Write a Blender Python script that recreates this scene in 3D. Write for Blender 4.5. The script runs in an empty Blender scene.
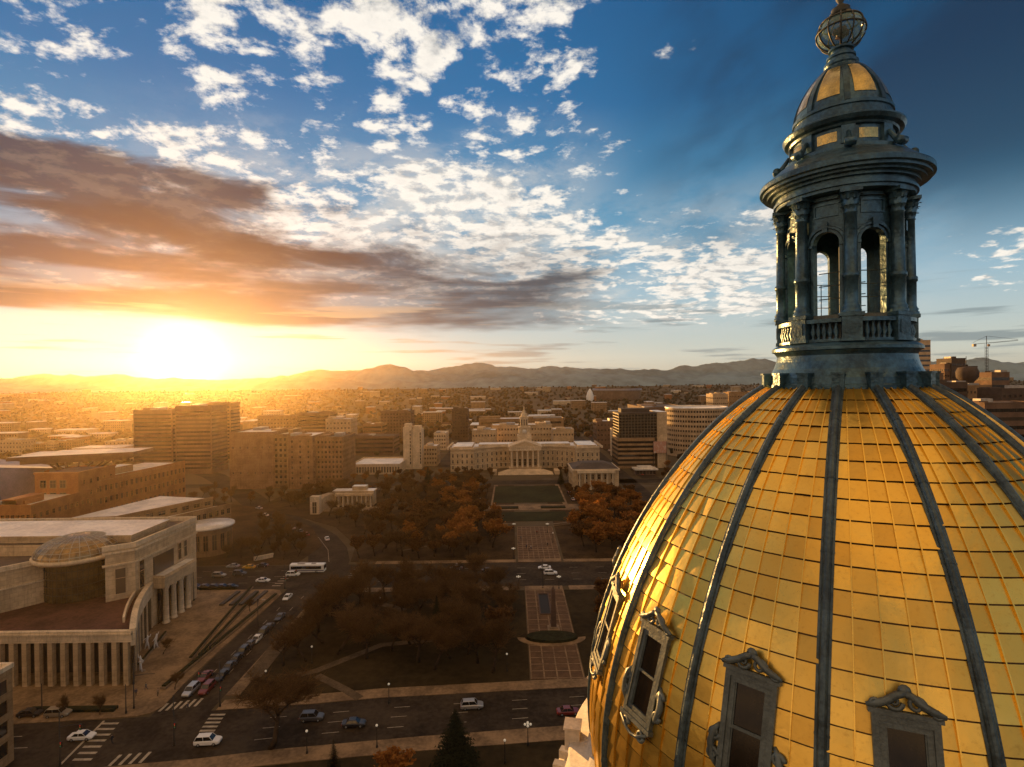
import bpy, bmesh, math, random
from math import sin, cos, tan, atan, atan2, sqrt, pi, radians
from mathutils import Vector, Matrix

C = bpy.context.scene.collection
scn = bpy.context.scene
rnd = random.Random(7)

# ------------------------------------------------------------------ camera
F, HCAM = 556.7, 68.0                      # focal length in pixels of a 1024 px frame, height over the plain
PITCH, ROLL = atan(3.0 / F), radians(0.7)
FWD = Vector((0, cos(PITCH), -sin(PITCH)))
UP0 = Vector((0, sin(PITCH), cos(PITCH)))
RT0 = Vector((1, 0, 0))
RT = RT0 * cos(ROLL) - UP0 * sin(ROLL)
UP = UP0 * cos(ROLL) + RT0 * sin(ROLL)
cam_d = bpy.data.cameras.new("camera")
cam_d.sensor_width = 36.0
cam_d.lens = F / 1024 * 36
cam_d.clip_start = 0.5
cam_d.clip_end = 60000
cam = bpy.data.objects.new("camera", cam_d)
m = Matrix.Identity(4)
for i, v in enumerate((RT, UP, -FWD)):
    for j in range(3):
        m[j][i] = v[j]
m.translation = (0, 0, HCAM)
cam.matrix_world = m
C.objects.link(cam)
scn.camera = cam


def at(px, py, z=0.0):
    """the point of the level z that the photograph shows at a pixel"""
    d = FWD + RT * ((px - 512) / F) - UP * ((py - 383.5) / F)
    t = (z - HCAM) / d.z
    return Vector((d.x * t, d.y * t, z))


def dep(px, py, Y):
    """the point at distance Y seen at a pixel"""
    d = FWD + RT * ((px - 512) / F) - UP * ((py - 383.5) / F)
    t = Y / d.y
    return Vector((d.x * t, Y, HCAM + d.z * t))


# ------------------------------------------------------------------ render and light
scn.view_settings.view_transform = 'Standard'
scn.view_settings.look = 'None'
scn.view_settings.gamma = 1.0
scn.view_settings.use_curve_mapping = False
scn.view_settings.exposure = 1.0
scn.cycles.use_denoising = True
scn.cycles.max_bounces = 6
scn.cycles.diffuse_bounces = 2
scn.cycles.glossy_bounces = 3
scn.cycles.transparent_max_bounces = 12
scn.cycles.volume_bounces = 0
scn.cycles.sample_clamp_indirect = 4.0

SUN_AZ, SUN_EL = atan((183 - 512) / F), radians(2.3)     # azimuth from +Y towards +X
SUN_DIR = Vector((sin(SUN_AZ) * cos(SUN_EL), cos(SUN_AZ) * cos(SUN_EL), sin(SUN_EL)))
sun_d = bpy.data.lights.new("sun", 'SUN')
sun_d.energy = 5.0
sun_d.angle = radians(0.5)
sun_d.color = (1.0, 0.52, 0.15)
sun = bpy.data.objects.new("sun", sun_d)
sun.rotation_euler = SUN_DIR.to_track_quat('Z', 'Y').to_euler()
sun.location = (0, 0, 120)
C.objects.link(sun)

world = bpy.data.worlds.new("World")
scn.world = world
world.use_nodes = True
WN, WL = world.node_tree.nodes, world.node_tree.links
WN.clear()


class Nd:
    """small writer of shader node expressions"""
    def __init__(s, tree):
        s.n, s.l = tree.nodes, tree.links

    def put(s, sock, v):
        if isinstance(v, bpy.types.NodeSocket):
            s.l.new(v, sock)
        elif v is not None:
            if isinstance(v, (tuple, list)) and len(sock.default_value) == 4 and len(v) == 3:
                v = (*v, 1)
            sock.default_value = v

    def m(s, op, a, b=None, c=None, clamp=False):
        x = s.n.new('ShaderNodeMath'); x.operation = op; x.use_clamp = clamp
        for i, v in enumerate((a, b, c)):
            if v is not None:
                s.put(x.inputs[i], v)
        return x.outputs[0]

    def step(s, v, a, b):
        x = s.n.new('ShaderNodeMapRange'); x.interpolation_type = 'SMOOTHSTEP'
        s.put(x.inputs['Value'], v); s.put(x.inputs['From Min'], a); s.put(x.inputs['From Max'], b)
        return x.outputs[0]

    def mix(s, f, a, b, mode='MIX'):
        x = s.n.new('ShaderNodeMix'); x.data_type = 'RGBA'; x.blend_type = mode; x.clamp_factor = True
        s.put(x.inputs[0], f); s.put(x.inputs[6], a); s.put(x.inputs[7], b)
        return x.outputs[2]

    def noise(s, vec, scale, detail=5, rough=0.55, dist=0.0, out='Fac'):
        x = s.n.new('ShaderNodeTexNoise')
        if vec is not None:
            s.put(x.inputs['Vector'], vec)
        x.inputs['Scale'].default_value = scale; x.inputs['Detail'].default_value = detail
        x.inputs['Roughness'].default_value = rough; x.inputs['Distortion'].default_value = dist
        return x.outputs[out]

    def xyz(s, a, b, c=0.0):
        x = s.n.new('ShaderNodeCombineXYZ')
        for i, v in enumerate((a, b, c)):
            s.put(x.inputs[i], v)
        return x.outputs[0]

    def sep(s, v):
        x = s.n.new('ShaderNodeSeparateXYZ'); s.put(x.inputs[0], v)
        return x.outputs

    def scale(s, col, f):
        x = s.n.new('ShaderNodeVectorMath'); x.operation = 'SCALE'
        s.put(x.inputs[0], col); s.put(x.inputs[3], f)
        return x.outputs[0]

    def vadd(s, a, b):
        x = s.n.new('ShaderNodeVectorMath'); x.operation = 'ADD'
        s.put(x.inputs[0], a); s.put(x.inputs[1], b)
        return x.outputs[0]

    def ramp(s, v, stops):
        x = s.n.new('ShaderNodeValToRGB'); s.put(x.inputs[0], v)
        e = x.color_ramp.elements
        while len(e) < len(stops):
            e.new(0.5)
        for q, (p, c) in zip(e, stops):
            q.position = p; q.color = (*c, 1)
        return x.outputs[0]


def build_sky():
    w = Nd(world.node_tree)
    tc = WN.new('ShaderNodeTexCoord')
    d = tc.outputs['Generated']
    x, y, z = w.sep(d)
    az = w.m('ARCTAN2', x, y)
    el = w.m('ARCSINE', z)
    elp = w.m('MAXIMUM', el, 0.0)
    sky = WN.new('ShaderNodeTexSky'); sky.sky_type = 'NISHITA'; sky.sun_disc = False
    sky.sun_elevation = SUN_EL; sky.sun_rotation = SUN_AZ
    sky.air_density = 1.0; sky.dust_density = 1.2; sky.ozone_density = 1.6; sky.altitude = 1600
    nish = w.scale(sky.outputs[0], 0.12)
    # the clear sky, deep blue overhead and towards the north, pale near the horizon
    t = w.m('DIVIDE', elp, 0.75, clamp=True)
    clear = w.ramp(t, [(0.0, (0.60, 0.55, 0.43)), (0.05, (0.64, 0.68, 0.60)), (0.20, (0.36, 0.55, 0.66)), (0.38, (0.10, 0.34, 0.55)),
                       (0.6, (0.028, 0.185, 0.42)), (1.0, (0.010, 0.095, 0.28))])
    north = w.step(az, -0.1, 0.75)
    clear = w.mix(w.m('MULTIPLY', north, w.step(el, 0.10, 0.5)), clear, w.scale(clear, 0.40))
    base = w.mix(0.92, nish, clear)
    # angle to the sun
    dv = WN.new('ShaderNodeVectorMath'); dv.operation = 'DOT_PRODUCT'
    w.put(dv.inputs[0], d); dv.inputs[1].default_value = SUN_DIR
    gam = w.m('ARCCOSINE', w.m('MINIMUM', dv.outputs['Value'], 0.999999))
    warm = w.m('POWER', 2.718, w.m('MULTIPLY', gam, -3.2))
    base = w.vadd(base, w.scale((0.20, 0.11, 0.03), w.m('MULTIPLY', warm, w.m('POWER', 2.718, w.m('MULTIPLY', elp, -6.0)))))
    # coordinates on the cloud layers
    iz = w.m('ADD', w.m('MAXIMUM', z, 0.0), 0.16)
    P = w.xyz(w.m('DIVIDE', x, iz), w.m('DIVIDE', y, iz), 0.0)
    warp = w.noise(P, 1.6, 3, 0.5, 0.0, 'Color')
    P2 = w.vadd(P, w.scale(warp, 0.14))
    n1 = w.m('ADD', w.m('MULTIPLY', w.noise(P2, 5.0, 8, 0.64), 0.52), w.m('MULTIPLY', w.noise(P2, 11.5, 6, 0.60), 0.48))
    big = w.noise(P2, 1.15, 3, 0.5)
    Pl = w.vadd(P2, (SUN_DIR.x * 0.05, SUN_DIR.y * 0.05, 0.0))
    n1s = w.m('ADD', w.m('MULTIPLY', w.noise(Pl, 5.0, 8, 0.64), 0.52), w.m('MULTIPLY', w.noise(Pl, 11.5, 6, 0.60), 0.48))
    # --- scattered white puffs
    cov = w.m('MULTIPLY', w.m('SUBTRACT', 1.0, w.step(az, 0.10, 0.46)), w.step(el, 0.05, 0.17))
    low_r = w.m('MULTIPLY', w.m('MULTIPLY', w.step(az, -0.1, 0.1), w.m('SUBTRACT', 1.0, w.step(az, 0.45, 0.75))),
                w.m('MULTIPLY', w.step(el, 0.06, 0.12), w.m('SUBTRACT', 1.0, w.step(el, 0.22, 0.36))))
    far_r = w.m('MULTIPLY', w.step(az, 0.66, 0.72), w.m('MULTIPLY', w.step(el, 0.09, 0.13), w.m('SUBTRACT', 1.0, w.step(el, 0.17, 0.24))))
    cov = w.m('MAXIMUM', w.m('MAXIMUM', cov, w.m('MULTIPLY', low_r, 1.18)), w.m('MULTIPLY', far_r, 1.15))
    centre = w.m('MULTIPLY', w.m('MULTIPLY', w.step(az, -0.75, -0.3), w.m('SUBTRACT', 1.0, w.step(az, 0.0, 0.25))),
                 w.m('MULTIPLY', w.step(el, 0.1, 0.2), w.m('SUBTRACT', 1.0, w.step(el, 0.30, 0.48))))
    thr = w.m('SUBTRACT', 0.685, w.m('ADD', w.m('MULTIPLY', cov, 0.178), w.m('MULTIPLY', centre, 0.055)))
    thr = w.m('SUBTRACT', thr, w.m('MULTIPLY', w.m('SUBTRACT', big, 0.5), 0.22))
    a1 = w.step(w.m('SUBTRACT', n1, thr), -0.015, 0.085)
    lit = w.step(w.m('SUBTRACT', n1, n1s), -0.11, 0.05)
    dense = w.step(w.m('SUBTRACT', n1, thr), 0.06, 0.22)
    c1 = w.mix(lit, (0.55, 0.55, 0.53), (1.06, 0.99, 0.88))
    c1 = w.mix(w.m('MULTIPLY', dense, 0.22), c1, (0.40, 0.42, 0.44))
    nv = w.noise(w.vadd(P2, (4.0, 2.0, 0.0)), 2.6, 6, 0.65)
    veil = w.m('MULTIPLY', w.m('MAXIMUM', centre, w.m('MULTIPLY', low_r, 0.6)), w.m('ADD', 0.06, w.m('MULTIPLY', w.step(nv, 0.40, 0.60), 0.55)))
    base = w.mix(veil, base, (0.78, 0.74, 0.66))
    out = w.mix(w.m('MULTIPLY', a1, 0.96), base, c1)
    # --- the long grey bank over the sunset, ragged on its upper side
    S = w.xyz(w.m('MULTIPLY', az, 2.4), w.m('MULTIPLY', el, 8.5), 3.1)
    ns = w.noise(S, 2.0, 7, 0.58, 0.4)
    ns2 = w.noise(w.xyz(w.m('MULTIPLY', az, 1.6), w.m('MULTIPLY', el, 11.0), 9.7), 2.4, 4, 0.5)
    top = w.m('SUBTRACT', 0.255, w.m('MULTIPLY', w.m('ADD', az, 0.75), 0.045))
    edge = w.m('MULTIPLY', w.m('SUBTRACT', ns, 0.5), 0.30)
    upper = w.m('SUBTRACT', 1.0, w.step(w.m('SUBTRACT', w.m('ADD', el, edge), top), -0.045, 0.045))
    bot = w.m('SUBTRACT', 0.088, w.m('MULTIPLY', w.m('ADD', az, 0.75), 0.005))
    lower = w.step(w.m('ADD', el, w.m('MULTIPLY', w.m('SUBTRACT', ns2, 0.5), 0.06)), bot, w.m('ADD', bot, 0.022))
    right_end = w.m('SUBTRACT', 1.0, w.step(w.m('ADD', az, w.m('MULTIPLY', w.m('SUBTRACT', ns, 0.5), 0.45)), 0.02, 0.21))
    left_end = w.step(az, -2.4, -1.6)
    a2 = w.m('MULTIPLY', w.m('MULTIPLY', upper, lower), w.m('MULTIPLY', right_end, left_end))
    # a heavier roll of cloud riding on the bank, left of the middle
    lu = w.m('DIVIDE', w.m('ADD', az, 0.60), 0.27)
    lv = w.m('DIVIDE', w.m('SUBTRACT', w.m('ADD', el, w.m('MULTIPLY', az, 0.16)), 0.175), 0.062)
    lr = w.m('ADD', w.m('MULTIPLY', lu, lu), w.m('MULTIPLY', lv, lv))
    lobe = w.m('SUBTRACT', 1.0, w.step(w.m('ADD', lr, w.m('MULTIPLY', w.m('SUBTRACT', ns, 0.5), 5.0)), 0.35, 1.5))
    a2 = w.m('MULTIPLY', a2, w.m('ADD', 0.55, w.m('MULTIPLY', w.step(ns2, 0.36, 0.56), 0.45)))
    bandc = w.mix(w.step(az, -0.65, 0.05), (0.036, 0.040, 0.070), (0.066, 0.084, 0.106))
    bandc = w.mix(w.m('MULTIPLY', w.step(ns, 0.50, 0.70), 0.55), bandc, (0.25, 0.20, 0.18))
    under = w.m('SUBTRACT', 1.0, w.step(el, 0.09, 0.20))
    bandc = w.vadd(bandc, w.scale((0.08, 0.030, 0.006), w.m('MULTIPLY', under, w.m('POWER', 2.718, w.m('MULTIPLY', gam, -3.4)))))
    out = w.mix(w.m('MULTIPLY', a2, 0.97), out, bandc)
    out = w.mix(w.m('MULTIPLY', lobe, 0.9), out, (0.044, 0.040, 0.056))
    # --- thin level streaks close to the horizon
    n3 = w.noise(w.xyz(w.m('MULTIPLY', az, 3.2), w.m('MULTIPLY', el, 46.0), 1.0), 1.5, 5, 0.5)
    a3 = w.m('MULTIPLY', w.step(n3, 0.53, 0.66), w.m('MULTIPLY', w.step(el, 0.006, 0.03), w.m('SUBTRACT', 1.0, w.step(el, 0.10, 0.17))))
    c3 = w.mix(w.step(az, -0.25, 0.25), (0.62, 0.42, 0.25), (0.22, 0.29, 0.31))
    out = w.mix(w.m('MULTIPLY', a3, 0.8), out, c3)
    # --- dark wisps high in the north
    n4 = w.noise(w.xyz(w.m('MULTIPLY', az, 2.0), w.m('ADD', w.m('MULTIPLY', el, 3.6), w.m('MULTIPLY', az, -1.2)), 5.0), 1.7, 5, 0.5)
    a4 = w.m('MULTIPLY', w.step(n4, 0.42, 0.64), w.m('MULTIPLY', w.step(az, 0.18, 0.42), w.step(el, 0.14, 0.32)))
    out = w.mix(w.m('MULTIPLY', a4, 0.74), out, (0.016, 0.036, 0.075))
    # --- the glow round the sun, spread along the gap under the bank
    ev = w.m('SUBTRACT', el, SUN_EL + 0.012)
    ah = w.m('SUBTRACT', az, SUN_AZ)
    q = w.m('ADD', w.m('POWER', w.m('DIVIDE', ah, 0.30), 2.0), w.m('POWER', w.m('DIVIDE', ev, 0.060), 2.0))
    q = w.m('MAXIMUM', q, 0.0)
    gap = w.m('POWER', 2.718, w.m('MULTIPLY', q, -1.0))
    g1 = w.m('POWER', 2.718, w.m('MULTIPLY', w.m('POWER', w.m('DIVIDE', gam, 0.040), 2.0), -1.0))
    g2 = w.m('POWER', 2.718, w.m('DIVIDE', gam, -0.16))
    out = w.vadd(out, w.scale((0.9, 0.76, 0.56), w.m('MULTIPLY', gap, 0.24)))
    out = w.vadd(out, w.scale((2.2, 1.9, 1.3), g1))
    out = w.vadd(out, w.scale((0.06, 0.02, 0.0), g2))
    # --- behind the camera: unseen warm clouds added to light the facades and dome
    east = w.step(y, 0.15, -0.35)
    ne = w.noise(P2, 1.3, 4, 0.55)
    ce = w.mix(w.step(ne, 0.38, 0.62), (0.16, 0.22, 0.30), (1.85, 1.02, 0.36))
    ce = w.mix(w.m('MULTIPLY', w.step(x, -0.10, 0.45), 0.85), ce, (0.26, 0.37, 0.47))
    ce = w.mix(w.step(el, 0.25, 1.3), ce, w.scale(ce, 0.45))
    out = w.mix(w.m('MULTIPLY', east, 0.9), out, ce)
    # overhead, above the picture: unseen warm cloud added to warm the light on the ground
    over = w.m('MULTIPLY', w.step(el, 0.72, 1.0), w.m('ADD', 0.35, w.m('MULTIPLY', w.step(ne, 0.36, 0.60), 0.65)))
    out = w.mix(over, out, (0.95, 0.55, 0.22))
    out = w.mix(w.step(el, -0.002, -0.02), out, (0.10, 0.065, 0.03))
    bg = WN.new('ShaderNodeBackground')
    bg.inputs['Strength'].default_value = 0.1
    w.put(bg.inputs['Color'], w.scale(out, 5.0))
    o = WN.new('ShaderNodeOutputWorld')
    WL.new(bg.outputs[0], o.inputs[0])


build_sky()

# ------------------------------------------------------------------ materials
MATS = {}


def mat(name, col, rough=0.7, metal=0.0, var=0.0, vscale=0.3, bump=0.0, bscale=2.0, spec=0.5, streak=0.0, sub=None, emit=None, joints=None, blinds=0.0):
    """a procedural material: base colour broken by two scales of noise, optional rain streaks and bump"""
    if name in MATS:
        return MATS[name]
    mt = bpy.data.materials.new(name)
    mt.use_nodes = True
    w = Nd(mt.node_tree)
    b = mt.node_tree.nodes['Principled BSDF']
    b.inputs['Roughness'].default_value = rough
    b.inputs['Metallic'].default_value = metal
    b.inputs['Specular IOR Level'].default_value = spec
    tc = mt.node_tree.nodes.new('ShaderNodeTexCoord')
    pos = tc.outputs['Object']
    c = (*col, 1)
    if var > 0:
        n1 = w.noise(pos, vscale, 5, 0.6)
        n2 = w.noise(pos, vscale * 9, 3, 0.6)
        f = w.m('ADD', w.m('MULTIPLY', n1, 0.65), w.m('MULTIPLY', n2, 0.35))
        lo = tuple(v * (1 - var) for v in col)
        hi = sub if sub else tuple(min(1, v * (1 + var)) for v in col)
        c = w.mix(w.step(f, 0.36, 0.64), lo, hi)
    if streak > 0:
        x, y, z = w.sep(pos)
        ns = w.noise(w.xyz(w.m('MULTIPLY', x, 1.0), w.m('MULTIPLY', y, 1.0), w.m('MULTIPLY', z, 0.06)), 1.3, 4, 0.6)
        c = w.mix(w.m('MULTIPLY', w.step(ns, 0.5, 0.75), streak), c, tuple(v * 0.45 for v in col))
    if joints:
        x, y, z = w.sep(pos)
        br = mt.node_tree.nodes.new('ShaderNodeTexBrick')
        w.put(br.inputs['Vector'], w.xyz(w.m('ADD', x, y), z))
        br.inputs['Color1'].default_value = (1, 1, 1, 1); br.inputs['Color2'].default_value = (0.88, 0.87, 0.85, 1); br.inputs['Mortar'].default_value = (0.62, 0.60, 0.57, 1)
        br.inputs['Scale'].default_value = 1.0; br.inputs['Mortar Size'].default_value = 0.035
        br.inputs['Brick Width'].default_value = joints[0]; br.inputs['Row Height'].default_value = joints[1]
        c = w.mix(1.0, c, br.outputs['Color'], 'MULTIPLY')
    if blinds:
        oi = mt.node_tree.nodes.new('ShaderNodeObjectInfo')
        c = w.mix(w.m('MULTIPLY', w.step(oi.outputs['Random'], 0.55, 0.95), blinds), c, (0.20, 0.15, 0.10))
    w.put(b.inputs['Base Color'], c)
    if bump > 0:
        bn = mt.node_tree.nodes.new('ShaderNodeBump')
        bn.inputs['Strength'].default_value = bump
        bn.inputs['Distance'].default_value = 0.1
        w.put(bn.inputs['Height'], w.noise(pos, bscale, 4, 0.6))
        w.put(b.inputs['Normal'], bn.outputs[0])
    if emit:
        b.inputs['Emission Color'].default_value = (*emit[:3], 1)
        b.inputs['Emission Strength'].default_value = emit[3]
    MATS[name] = mt
    return mt


# ------------------------------------------------------------------ mesh writer
class MB:
    def __init__(s):
        s.v, s.f, s.mi, s.sm = [], [], [], []

    def face(s, pts, mi=0, smooth=False):
        n = len(s.v)
        s.v += [tuple(p) for p in pts]
        s.f.append(tuple(range(n, n + len(pts)))); s.mi.append(mi); s.sm.append(smooth)

    def add(s, verts, faces, mi=0, smooth=False):
        n = len(s.v)
        s.v += [tuple(p) for p in verts]
        for f in faces:
            s.f.append(tuple(i + n for i in f)); s.mi.append(mi); s.sm.append(smooth)
        return s

    def prism(s, poly, z0, z1, mi=0, top=None, cap=True):
        """poly: list of (x, y), counter-clockwise seen from above"""
        a = sum(poly[i][0] * poly[(i + 1) % len(poly)][1] - poly[(i + 1) % len(poly)][0] * poly[i][1] for i in range(len(poly)))
        if a < 0:
            poly = poly[::-1]
        n = len(poly)
        vs = [(p[0], p[1], z0) for p in poly] + [(p[0], p[1], z1) for p in poly]
        s.add(vs, [(i, (i + 1) % n, n + (i + 1) % n, n + i) for i in range(n)], mi)
        if cap:
            s.add([(p[0], p[1], z1) for p in poly], [tuple(range(n))], mi if top is None else top)
            s.add([(p[0], p[1], z0) for p in poly], [tuple(range(n))[::-1]], mi)
        return s

    def box(s, x0, x1, y0, y1, z0, z1, mi=0, top=None):
        return s.prism([(x0, y0), (x1, y0), (x1, y1), (x0, y1)], z0, z1, mi, top)

    def obox(s, c, t, hw, hd, z0, z1, mi=0):
        """box at c along the unit direction t (half width hw along t, half depth hd across)"""
        n = (-t[1], t[0])
        P = [(c[0] + a * hw * t[0] + b * hd * n[0], c[1] + a * hw * t[1] + b * hd * n[1]) for a, b in ((-1, -1), (1, -1), (1, 1), (-1, 1))]
        return s.prism(P, z0, z1, mi)

    def lathe(s, prof, n=32, c=(0, 0, 0), mi=0, smooth=True, a0=0.0, a1=2 * pi):
        full = abs(a1 - a0 - 2 * pi) < 1e-6
        k = n if full else n + 1
        vs = []
        for r, z in prof:
            for i in range(k):
                a = a0 + (a1 - a0) * i / n
                vs.append((c[0] + r * cos(a), c[1] + r * sin(a), c[2] + z))
        fs = []
        for j in range(len(prof) - 1):
            for i in range(n):
                i2 = (i + 1) % k
                fs.append((j * k + i, j * k + i2, (j + 1) * k + i2, (j + 1) * k + i))
        return s.add(vs, fs, mi, smooth)

    def tube(s, pts, rad, n=6, mi=0, smooth=True):
        pts = [Vector(p) for p in pts]
        if not isinstance(rad, (list, tuple)):
            rad = [rad] * len(pts)
        vs, fs = [], []
        for i, p in enumerate(pts):
            d = (pts[min(i + 1, len(pts) - 1)] - pts[max(i - 1, 0)])
            if d.length < 1e-9:
                d = Vector((0, 0, 1))
            d.normalize()
            u = d.cross(Vector((0, 0, 1)) if abs(d.z) < 0.9 else Vector((1, 0, 0))).normalized()
            w = d.cross(u)
            for k in range(n):
                a = 2 * pi * k / n
                vs.append(p + (u * cos(a) + w * sin(a)) * rad[i])
        for i in range(len(pts) - 1):
            for k in range(n):
                k2 = (k + 1) % n
                fs.append((i * n + k, i * n + k2, (i + 1) * n + k2, (i + 1) * n + k))
        fs.append(tuple(range(n))[::-1]); fs.append(tuple(range((len(pts) - 1) * n, len(pts) * n)))
        return s.add(vs, fs, mi, smooth)

    def mesh(s, name, mats):
        me = bpy.data.meshes.new(name)
        me.from_pydata(s.v, [], s.f)
        for q in (mats if isinstance(mats, (list, tuple)) else [mats]):
            me.materials.append(q)
        me.polygons.foreach_set('material_index', s.mi)
        me.polygons.foreach_set('use_smooth', s.sm)
        bm = bmesh.new(); bm.from_mesh(me)
        bmesh.ops.remove_doubles(bm, verts=bm.verts, dist=1e-4)
        bm.to_mesh(me); bm.free()
        return me

    def raw(s, name, mats):
        me = bpy.data.meshes.new(name)
        me.from_pydata(s.v, [], s.f)
        for q in (mats if isinstance(mats, (list, tuple)) else [mats]):
            me.materials.append(q)
        me.polygons.foreach_set('material_index', s.mi)
        me.polygons.foreach_set('use_smooth', s.sm)
        return me

    def build(s, name, mats, parent=None, loc=None, rz=0.0, raw=False):
        return link(name, s.raw(name, mats) if raw else s.mesh(name, mats), parent, loc, rz)


def link(name, me, parent=None, loc=None, rz=0.0):
    o = bpy.data.objects.new(name, me)
    C.objects.link(o)
    if parent is not None:
        o.parent = parent
    if loc is not None:
        o.location = loc
    if rz:
        o.rotation_euler.z = rz
    return o


def tag(o, label=None, cat=None, group=None, kind=None):
    for k, v in (('label', label), ('category', cat), ('group', group), ('kind', kind)):
        if v:
            o[k] = v
    return o


def thing(name, label, cat, loc=(0, 0, 0), rz=0.0, group=None):
    o = bpy.data.objects.new(name, None)
    o.empty_display_size = 0.2
    C.objects.link(o)
    o.location = loc; o.rotation_euler.z = rz
    return tag(o, label, cat, group)


def copy_tree(o, kids, parent=None):
    """a copy of a thing with copies of its parts and sub-parts; kids maps an object's name to its children"""
    c = o.copy(); C.objects.link(c)
    if parent is not None:
        c.parent = parent
    for ch in kids.get(o.name, ()):
        copy_tree(ch, kids, c)
    return c


def kid_map(root):
    out = {}
    st = [root]
    while st:
        o = st.pop()
        out[o.name] = list(o.children)
        st += out[o.name]
    return out


def structure(name, mb, mats, **k):
    return tag(mb.build(name, mats, **k), kind='structure')


def px_poly(pts, z=0.0):
    return [tuple(at(x, y, z)[:2]) for x, y in pts]


def ribbon(line, w):
    """outline of a band of width w along a polyline of (x, y)"""
    L, R = [], []
    for i, p in enumerate(line):
        a, b = Vector(line[max(i - 1, 0)]), Vector(line[min(i + 1, len(line) - 1)])
        d = (b - a).normalized()
        n = Vector((-d.y, d.x)) * (w / 2)
        L.append((p[0] + n.x, p[1] + n.y)); R.append((p[0] - n.x, p[1] - n.y))
    return L, R


def ribbon_mb(mb, line, w, z0, z1=None, mi=0):
    L, R = ribbon(line, w)
    for i in range(len(line) - 1):
        q = [R[i], R[i + 1], L[i + 1], L[i]]
        if z1 is None:
            mb.face([(p[0], p[1], z0) for p in q], mi)
        else:
            mb.prism(q, z0, z1, mi)
    return mb

# ------------------------------------------------------------------ the gold dome and its lantern
DC = Vector((18.5 * sin(radians(30.81)), 18.5 * cos(radians(30.81)), 0))
TOCAM = atan2(-DC.y, -DC.x)
RIB0 = TOCAM + radians(-70.97)             # azimuth of the rib nearest the left limb; one every 22.5 degrees


def dome_r(z):
    """radius of the rib tops at the height z above the camera level"""
    return sqrt(max(2.546 - 7.1837 * z + 0.1008 * z * z + 0.03022 * z ** 3, 0.01))


ZT, ZB = -0.32, -11.25


def arc_table():
    zs = [ZT + (ZB - ZT) * i / 400 for i in range(401)]
    L = [0.0]
    for a, b in zip(zs, zs[1:]):
        L.append(L[-1] + sqrt((b - a) ** 2 + (dome_r(b) - dome_r(a)) ** 2))
    return zs, L


DZ, DL = arc_table()


def z_at(s):
    s = max(0.0, min(s, DL[-1]))
    lo, hi = 0, len(DL) - 1
    while hi - lo > 1:
        md = (lo + hi) // 2
        if DL[md] <= s:
            lo = md
        else:
            hi = md
    f = (s - DL[lo]) / max(DL[hi] - DL[lo], 1e-9)
    return DZ[lo] + (DZ[hi] - DZ[lo]) * f


def dome_frame(a, z):
    """point on the shell (rib tops less 0.11), outward normal, tangent to the right (growing azimuth), tangent downwards"""
    r = dome_r(z) - 0.11
    e = 0.01
    dr = (dome_r(z - e) - dome_r(z + e)) / (2 * e)     # growth of r per metre down
    dn = Vector((cos(a) * dr, sin(a) * dr, -1)).normalized()
    tg = Vector((-sin(a), cos(a), 0))
    nr = tg.cross(dn) * -1
    if nr.dot(Vector((cos(a), sin(a), 0))) < 0:
        nr = -nr
    return Vector((r * cos(a), r * sin(a), z)), nr, tg, dn


def gold_material():
    mt = bpy.data.materials.new('gold_leaf'); mt.use_nodes = True
    w = Nd(mt.node_tree); b = mt.node_tree.nodes['Principled BSDF']
    pos = mt.node_tree.nodes.new('ShaderNodeTexCoord').outputs['Object']
    at_ = mt.node_tree.nodes.new('ShaderNodeAttribute'); at_.attribute_name = 'sheet'
    n = w.noise(pos, 1.4, 5, 0.6); n2 = w.noise(pos, 11.0, 4, 0.65)
    base = w.mix(n, (0.80, 0.50, 0.085), (0.92, 0.67, 0.17))
    base = w.mix(w.m('MULTIPLY', at_.outputs['Fac'], 0.65), base, (0.58, 0.33, 0.06))
    base = w.mix(w.m('MULTIPLY', w.step(n2, 0.54, 0.74), 0.30), base, (0.40, 0.20, 0.04))
    w.put(b.inputs['Base Color'], base)
    b.inputs['Metallic'].default_value = 1.0
    w.put(b.inputs['Roughness'], w.m('ADD', 0.22, w.m('ADD', w.m('MULTIPLY', n2, 0.14), w.m('MULTIPLY', at_.outputs['Fac'], 0.09))))
    bn = mt.node_tree.nodes.new('ShaderNodeBump'); bn.inputs['Strength'].default_value = 0.22; bn.inputs['Distance'].default_value = 0.06
    w.put(bn.inputs['Height'], w.noise(pos, 2.6, 3, 0.5))
    w.put(b.inputs['Normal'], bn.outputs[0])
    MATS['gold_leaf'] = mt
    return mt


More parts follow.
